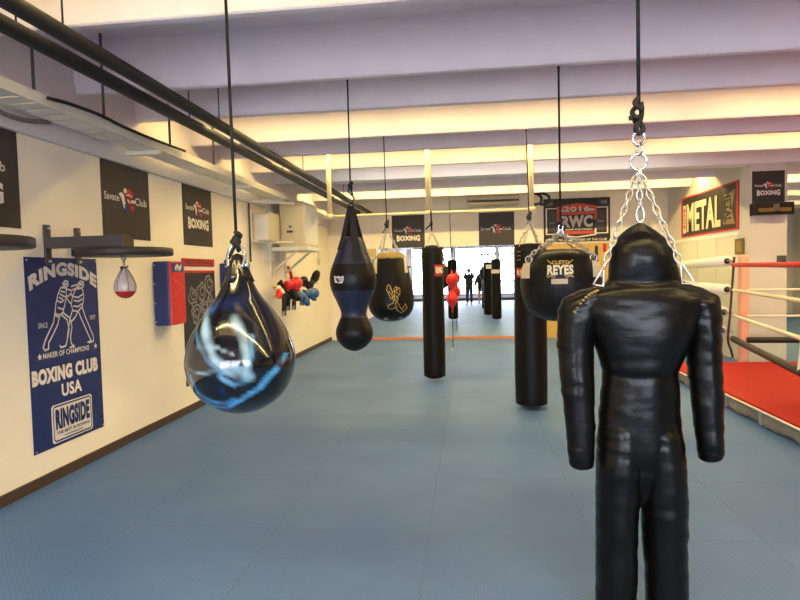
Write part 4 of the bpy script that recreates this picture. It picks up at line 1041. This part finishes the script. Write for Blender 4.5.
# lower part of right wall: pale boarded panel, rail, small picture
zr = (atX(682, 241, XM).z+atX(735, 234, XM).z)/2
struct('trim_5', MB().box((XM-.03, 10.7, zr-.03), (XM, YB, zr+.03)), concw_m)
mb = MB(); y = YB
n_ = 0
yy = [10.72, 11.6, 12.5, 13.4, YB]
for a_, c_ in zip(yy[:-1], yy[1:]): mb.box((XM-.02, a_+.01, .0), (XM-.001, c_-.01, zr-.03))
struct('trim_4', mb, mat('pale_green_board', (.74, .74, .64, 1), .55))
a_, c_ = atX(736.5, 239, XM-.02), atX(744.5, 254, XM-.02)
r = thing('small_picture', 'small brown framed picture on right wall below the red edged banner', 'picture', (XM, (a_.y+c_.y)/2, c_.z))
y0_, y1_ = min(a_.y, c_.y), max(a_.y, c_.y)
MB().box((XM-.05, y0_, c_.z), (XM-.02, y1_, a_.z), bev=.004).build('frame', mat('bronze_frame', rgb(110, 90, 50), .5), r)
MB().box((XM-.054, y0_+.05, c_.z+.04), (XM-.05, y1_-.05, a_.z-.04)).build('print', mat('olive_picture', rgb(150, 128, 70), .6), r)

# ceiling cassette
a, b_ = P(466, 196, 13.6), P(520, 203, 13.6)
r = thing('air_conditioner', 'pale ceiling air conditioner above the mirror near the back wall', 'air conditioner', ((a.x+b_.x)/2, 13.75, b_.z))
MB().box((a.x, 13.6, b_.z), (b_.x, 14.2, b_.z+.2), bev=.02).build('casing', creamm, r)
MB().box((a.x+.1, 13.59, b_.z+.05), (b_.x-.1, 13.6, b_.z+.1)).build('air_slot', dgrey_p, r)
for x in (a.x+.06, b_.x-.06): MB().box((x-.03, 13.588, b_.z+.05), (x+.03, 13.6, b_.z+.1)).build('end_vent', blackm, r)
# dark bent pipes beside it
for dx, lab in ((0, 'dark bent pipe at the ceiling beside air conditioner, left one'), (8, 'dark bent pipe at the ceiling beside the black crest sign, right one')):
    s_ = [P(531+dx, 193, 13.5), P(537+dx, 194, 13.5), P(541+dx, 197, 13.5), P(541+dx, 202, 13.5), P(538+dx, 204, 13.5), P(532+dx, 204.5, 13.5)]
    o = MB().tube(sub(s_), .03, 8).build('bent_pipe', blackm); tag(o, lab, 'pipe')

# ------------------------------------------------------------------ boxing ring
RX, RY0, RY1, RH = 2.9, 3.2, 9.2, .2
ring = thing('boxing_ring', 'low boxing ring with red canvas, pale skirt and padded ropes, at right', 'boxing ring', (RX+2.7, 6.2, 0))
MB().box((RX, RY0, RH-.03), (RX+5.4, RY1, RH), bev=.012).build('canvas', canvas_m, ring)
mb = MB(); n = 60; rows_ = []
for i in range(n+1):
    y = RY0+(RY1-RY0)*i/n; w_ = .012*math.sin(y*9)+.006*math.sin(y*31)
    rows_.append([Vector((RX+.02+w_*.3, y, RH-.032)), Vector((RX+.02+w_, y, .05)), Vector((RX+.035+w_*1.5, y, .015+.008*math.sin(y*23))), Vector((RX+.2, y, .015)), Vector((RX+.2, y, RH-.032))])
mb.loft(rows_, smooth=False)
mb.box((RX+.05, RY1-.05, 0.0), (RX+5.3, RY1-.01, RH-.032)).box((RX+.05, RY0+.01, 0), (RX+5.3, RY0+.05, RH-.032)).box((RX+5.3, RY0, 0), (RX+5.38, RY1, RH-.032))
mb.build('skirt', skirt_m, ring)
MB().tube([(RX-.004, RY0, RH-.032), (RX-.004, RY1, RH-.032)], .011, 6).build('edge_cord', rope_w, ring)
for i in range(7):
    y = RY0+.6+.82*i; MB().box((RX-.004, y-.012, .02), (RX+.03, y+.012, RH-.035)).build('skirt_strap', grey_p, ring)
    MB().box((RX+.06, y-.03, 0), (RX+.12, y+.03, .05)).build('foot', blackm, ring)
# ropes: from the padded corner towards the camera, and across the far side
SX, SY = P(733, 300, 9.5).x, 9.5
NX, NY = P(800, 300, 6.6).x, 6.6
ex = (NX-SX)/(NY-SY); EY = 3.6; EX = SX+ex*(EY-SY)
ZR = [1.64, 1.262, .87, .51]
rm = [rope_r, rope_w, rope_w, mat('black_foam_tube', (.012, .011, .012, 1), .5)]
rr_ = [.032, .024, .024, .045]
for z, m_, r_ in zip(ZR, rm, rr_):
    MB().tube([(SX, SY, z), ((SX+EX)/2, (SY+EY)/2, z-.01), (EX, EY, z)], r_, 12).build('rope', m_, ring)
    r2 = r_*(1.0 if z < .6 else .75)
    m2 = m_ if z < .6 else rope_w
    if z < 1.5: MB().tube([(SX+.13, SY-.18, z), (SX+1.6, SY-.2, z-.01), (8.2, SY-.3, z)], r2, 10).build('rope', m2, ring)
for py_l, py_r, pxl, pxr, z in ((257.5, 261, 676, 727, 1.64), (282.5, 289.5, 688, 727, 1.262), (306.5, 312, 688, 723.5, .87), (325.5, 330.5, 690, 721.5, .56)):
    q1_ = P(pxr, py_r, SY+.1); q0_ = Vector((XM-.12, 13.9, z))
    MB().tube([q1_, q0_], .083, 16).build('foam_pad', foam_w, ring)
    dd = (q1_-q0_).normalized()
    pe = MB().tube([q1_+dd*.004, q1_-dd*.03], .045, 12).build('pad_core', blackm, ring)
    MB().tube([q1_, Vector((SX, SY, q1_.z))], .012, 8).ball(Vector((SX-.02, SY, q1_.z)), .022, n=8).build('turnbuckle', steel, ring)
MB().tube(sub([(SX+.02, SY, ZR[0]+.12), (SX, SY-.02, ZR[0]), (SX-.05, SY-.02, .9), (SX-.08, SY-.02, ZR[3]), (SX-.03, SY, .34), (SX, SY, .22)]), .018, 8).build('rope_strap', mat('dark_red_strap', rgb(70, 35, 35), .6), ring)
qa, qb = P(738.5, 255, 9.55), P(746.5, 347, 9.55)
MB().box((qa.x, 9.45, .0), (qb.x, 9.6, qa.z), bev=.03).build('corner_post', pink_v, ring)
MB().box((8.1, 9.1, 0), (8.25, 9.25, 1.75), bev=.03).build('corner_post', pink_v, ring)
MB().box((EX-.07, EY-.2, RH), (EX+.07, EY-.05, 1.75), bev=.03).build('corner_post', pink_v, ring)
q = Vector((NX, NY, 0))
MB().tube(sub([(NX, NY-.04, ZR[0]), (NX, NY-.05, ZR[1]), (NX+.0, NY-.05, ZR[2]), (NX-.02, NY-.05, .62), (NX-.03, NY-.05, ZR[3])]), .02, 8).build('rope_spacer', rope_w, ring)

# low rope fence by the windows (seen in the mirror)
fe = thing('rope_fence', 'roped rail with dark posts along the windows, seen in the mirror', 'fence', (0, -2.9, 0))
for x in (-3.2, 4.6, 9.0): MB().box((x-.06, -2.96, 0), (x+.06, -2.84, 1.6), bev=.015).build('post', blackm, fe)
for z, m_ in ((1.45, rope_w), (1.1, rope_w), (.75, mat('orange_rope', rgb(215, 140, 90), .6)), (.42, rope_w)):
    MB().tube([(-3.2, -2.9, z), (1.9, -2.9, z-.01), (9.0, -2.9, z)], .022, 8).build('rope', m_, fe)

# ------------------------------------------------------------------ people, seen in the mirror
def skin_mesh(name, verts, edges, radii, m, parent, rootv=0, subd=2):
    me = bpy.data.meshes.new(name); off = wloc(parent)
    me.from_pydata([Vector(v)-off for v in verts], edges, []); me.materials.append(m)
    o = bpy.data.objects.new(name, me); COL.objects.link(o); o.parent = parent
    o.modifiers.new('skin', 'SKIN'); ly = me.skin_vertices[0] if me.skin_vertices else None
    if ly is None:
        bm = bmesh.new(); bm.from_mesh(me); bm.verts.layers.skin.verify(); bm.to_mesh(me); bm.free(); ly = me.skin_vertices[0]
    for i, r_ in enumerate(radii):
        ly.data[i].radius = r_ if isinstance(r_, tuple) else (r_, r_)
        ly.data[i].use_root = (i == rootv)
    s_ = o.modifiers.new('sub', 'SUBSURF'); s_.levels = s_.render_levels = subd
    o.modifiers['skin'].use_smooth_shade = True
    return o
def person(base, h, face, label, hands, trousers, jacket, hold=None, turn=0):
    """face: unit vector forward; hands: two (fwd, side, up) targets relative to base"""
    B_ = Vector(base); f_ = Vector(face).normalized(); s_ = f_.cross(Vector((0, 0, 1)))     # s_ = person's right
    W = lambda a, b_, z: B_+s_*a+f_*b_+Vector((0, 0, z*h))
    t = thing('person', label, 'person', base)
    V, E, R_ = [], [], []
    def add(p_, r_, pr_=None):
        V.append(p_); R_.append(r_)
        if pr_ is not None: E.append((pr_, len(V)-1))
        return len(V)-1
    pel = add(W(0, 0, .53), (.13, .10)); ab = add(W(0, .01, .61), (.12, .09), pel); ch = add(W(0, 0, .74), (.145, .1), ab); nb = add(W(0, 0, .82), (.07, .06), ch)
    nk = add(W(0, .01, .855), .058, nb); j = add(W(0, .02, .885), (.068, .08), nk); hd = add(W(0, .02, .935), (.08, .096), j); tp = add(W(0, .015, .975), (.06, .075), hd)
    arms = []
    for sd, hp in zip((1, -1), hands):
        sh_ = add(W(sd*.17, 0, .80), .055, ch); hp_ = B_+s_*hp[0]+f_*hp[1]+Vector((0, 0, hp[2]))
        mid = (V[sh_]+hp_)/2; L_ = .29*h*1.0/1.75*1.75/1.75; dist = (hp_-V[sh_]).length
        bend = math.sqrt(max(.0, (.17*h)**2-(dist/2)**2)); el_ = mid+Vector((0, 0, -1))*bend*.93+s_*sd*bend*.35
        el = add(el_, .042, sh_); wr = add(hp_, .03, el); arms.append((sh_, el, wr, sd))
        hv = (hp_-el_).normalized(); pm = add(hp_+hv*.05, (.035, .02), wr)
        upv = s_*sd*-1
        for k in range(4):
            o1 = add(hp_+hv*.095+Vector((0, 0, .03-.02*k))+upv*.01, .009, pm); add(V[o1]+hv*(.035+.006*(k in (1, 2)))+upv*.02, .0075, o1)
        o1 = add(hp_+hv*.05+Vector((0, 0, .035))+upv*.02, .011, pm); add(V[o1]+hv*.03+upv*.01+Vector((0, 0, .01)), .009, o1)
    legs = []
    for sd in (1, -1):
        hp1 = add(W(sd*.085, 0, .49), .085, pel); kn = add(W(sd*.10, .015, .28), .055, hp1); an = add(W(sd*.10, -.01, .05), .036, kn); to = add(W(sd*.12, .13, .015), (.035, .022), an)
        legs.append((hp1, kn, an))
    skin_mesh('body', V, E, R_, skin_m, t)
    # face
    fc = W(0, 0, 0); ec = W(0, .02+.082, .935)
    MB().ball(W(.03, .098, .94), .011, n=8).ball(W(-.03, .098, .94), .011, n=8).build('eyes', blackm, t)
    MB().ball(W(0, .112, .925), (.012, .014, .02), n=8).ball(W(.078, .01, .93), (.012, .02, .03), n=8).ball(W(-.078, .01, .93), (.012, .02, .03), n=8).build('nose_and_ears', skin_m, t)
    MB().ball(W(0, .100, .90), (.024, .008, .006), n=8).build('mouth', red_p, t)
    MB().ball(W(0, -.005, .958), (.096, .10, .085), n=18).build('hair', hair_m, t)
    # jacket
    v2, e2, r2 = [], [], []
    idx = {}
    def a2(i, ex_, pr_=None, p_=None):
        v2.append(p_ if p_ is not None else V[i]); b0 = R_[i]; b0 = b0 if isinstance(b0, tuple) else (b0, b0); r2.append((b0[0]+ex_, b0[1]+ex_))
        if pr_ is not None: e2.append((pr_, len(v2)-1))
        return len(v2)-1
    j0 = a2(pel, .05); a2(0, .055, j0, W(0, 0, .47)); j1 = a2(ab, .055, j0); j2 = a2(ch, .045, j1); a2(nk, .02, a2(nb, .05, j2))
    for sh_, el, wr, sd in arms:
        q1_ = a2(sh_, .035, j2); q2_ = a2(el, .03, q1_); a2(wr, .022, q2_, V[wr].lerp(V[el], .12))
    skin_mesh('jacket', v2, e2, r2, jacket, t)
    v2, e2, r2 = [], [], []
    j0 = a2(pel, .016)
    for hp1, kn, an in legs:
        q1_ = a2(hp1, .016, j0); q2_ = a2(kn, .022, q1_); a2(an, .03, q2_)
    skin_mesh('trousers', v2, e2, r2, trousers, t)
    for sd in (1, -1):
        MB().ball(W(sd*.11, .05, 0)+Vector((0, 0, .035)), (.05, .05, .035), n=12).ball(W(sd*.12, .12, 0)+Vector((0, 0, .03)), (.048, .07, .03), n=12).build('shoe', shoe_m, t)
    return t
ph = person((0.02, -.36, 0), 1.76, (0, 1, 0), 'person in dark clothes raising a camera to the face, seen in the mirror', [(.085, .27, 1.63), (-.12, .27, 1.63)], jeans_m, cloth_b)
cm = thing('pocket_camera', 'small black camera held up by the person in the mirror', 'camera', (0, -.055, 1.62))
MB().box((-.055, -.075, 1.62), (.055, -.042, 1.685), bev=.006).build('body', blackm, cm)
MB().lathe((0, 0), [(.024, 0), (.024, .02), (.019, .022), (.019, .026)], 20).build('lens', greym, cm).matrix_local = Matrix.Translation(Vector((0, -.045, 1.65))-cm.location) @ Matrix.Rotation(-PI/2, 4, 'X')
person((.62, -1.3, 0), 1.72, (-.15, 1, 0), 'second person in dark jacket and beige trousers standing behind bags in the mirror', [(.3, .1, .86), (-.3, .1, .86)], khaki_m, cloth_b)

# ------------------------------------------------------------------ render settings
vs = sc.view_settings
sc.display_settings.display_device = 'sRGB'
vs.view_transform = 'Standard'; vs.look = 'None'; vs.gamma = 1; vs.use_curve_mapping = False
vs.exposure = 0.0
sc.cycles.max_bounces = 10; sc.cycles.diffuse_bounces = 5; sc.cycles.glossy_bounces = 5
sc.cycles.sample_clamp_indirect = 8
bpy.context.view_layer.update()
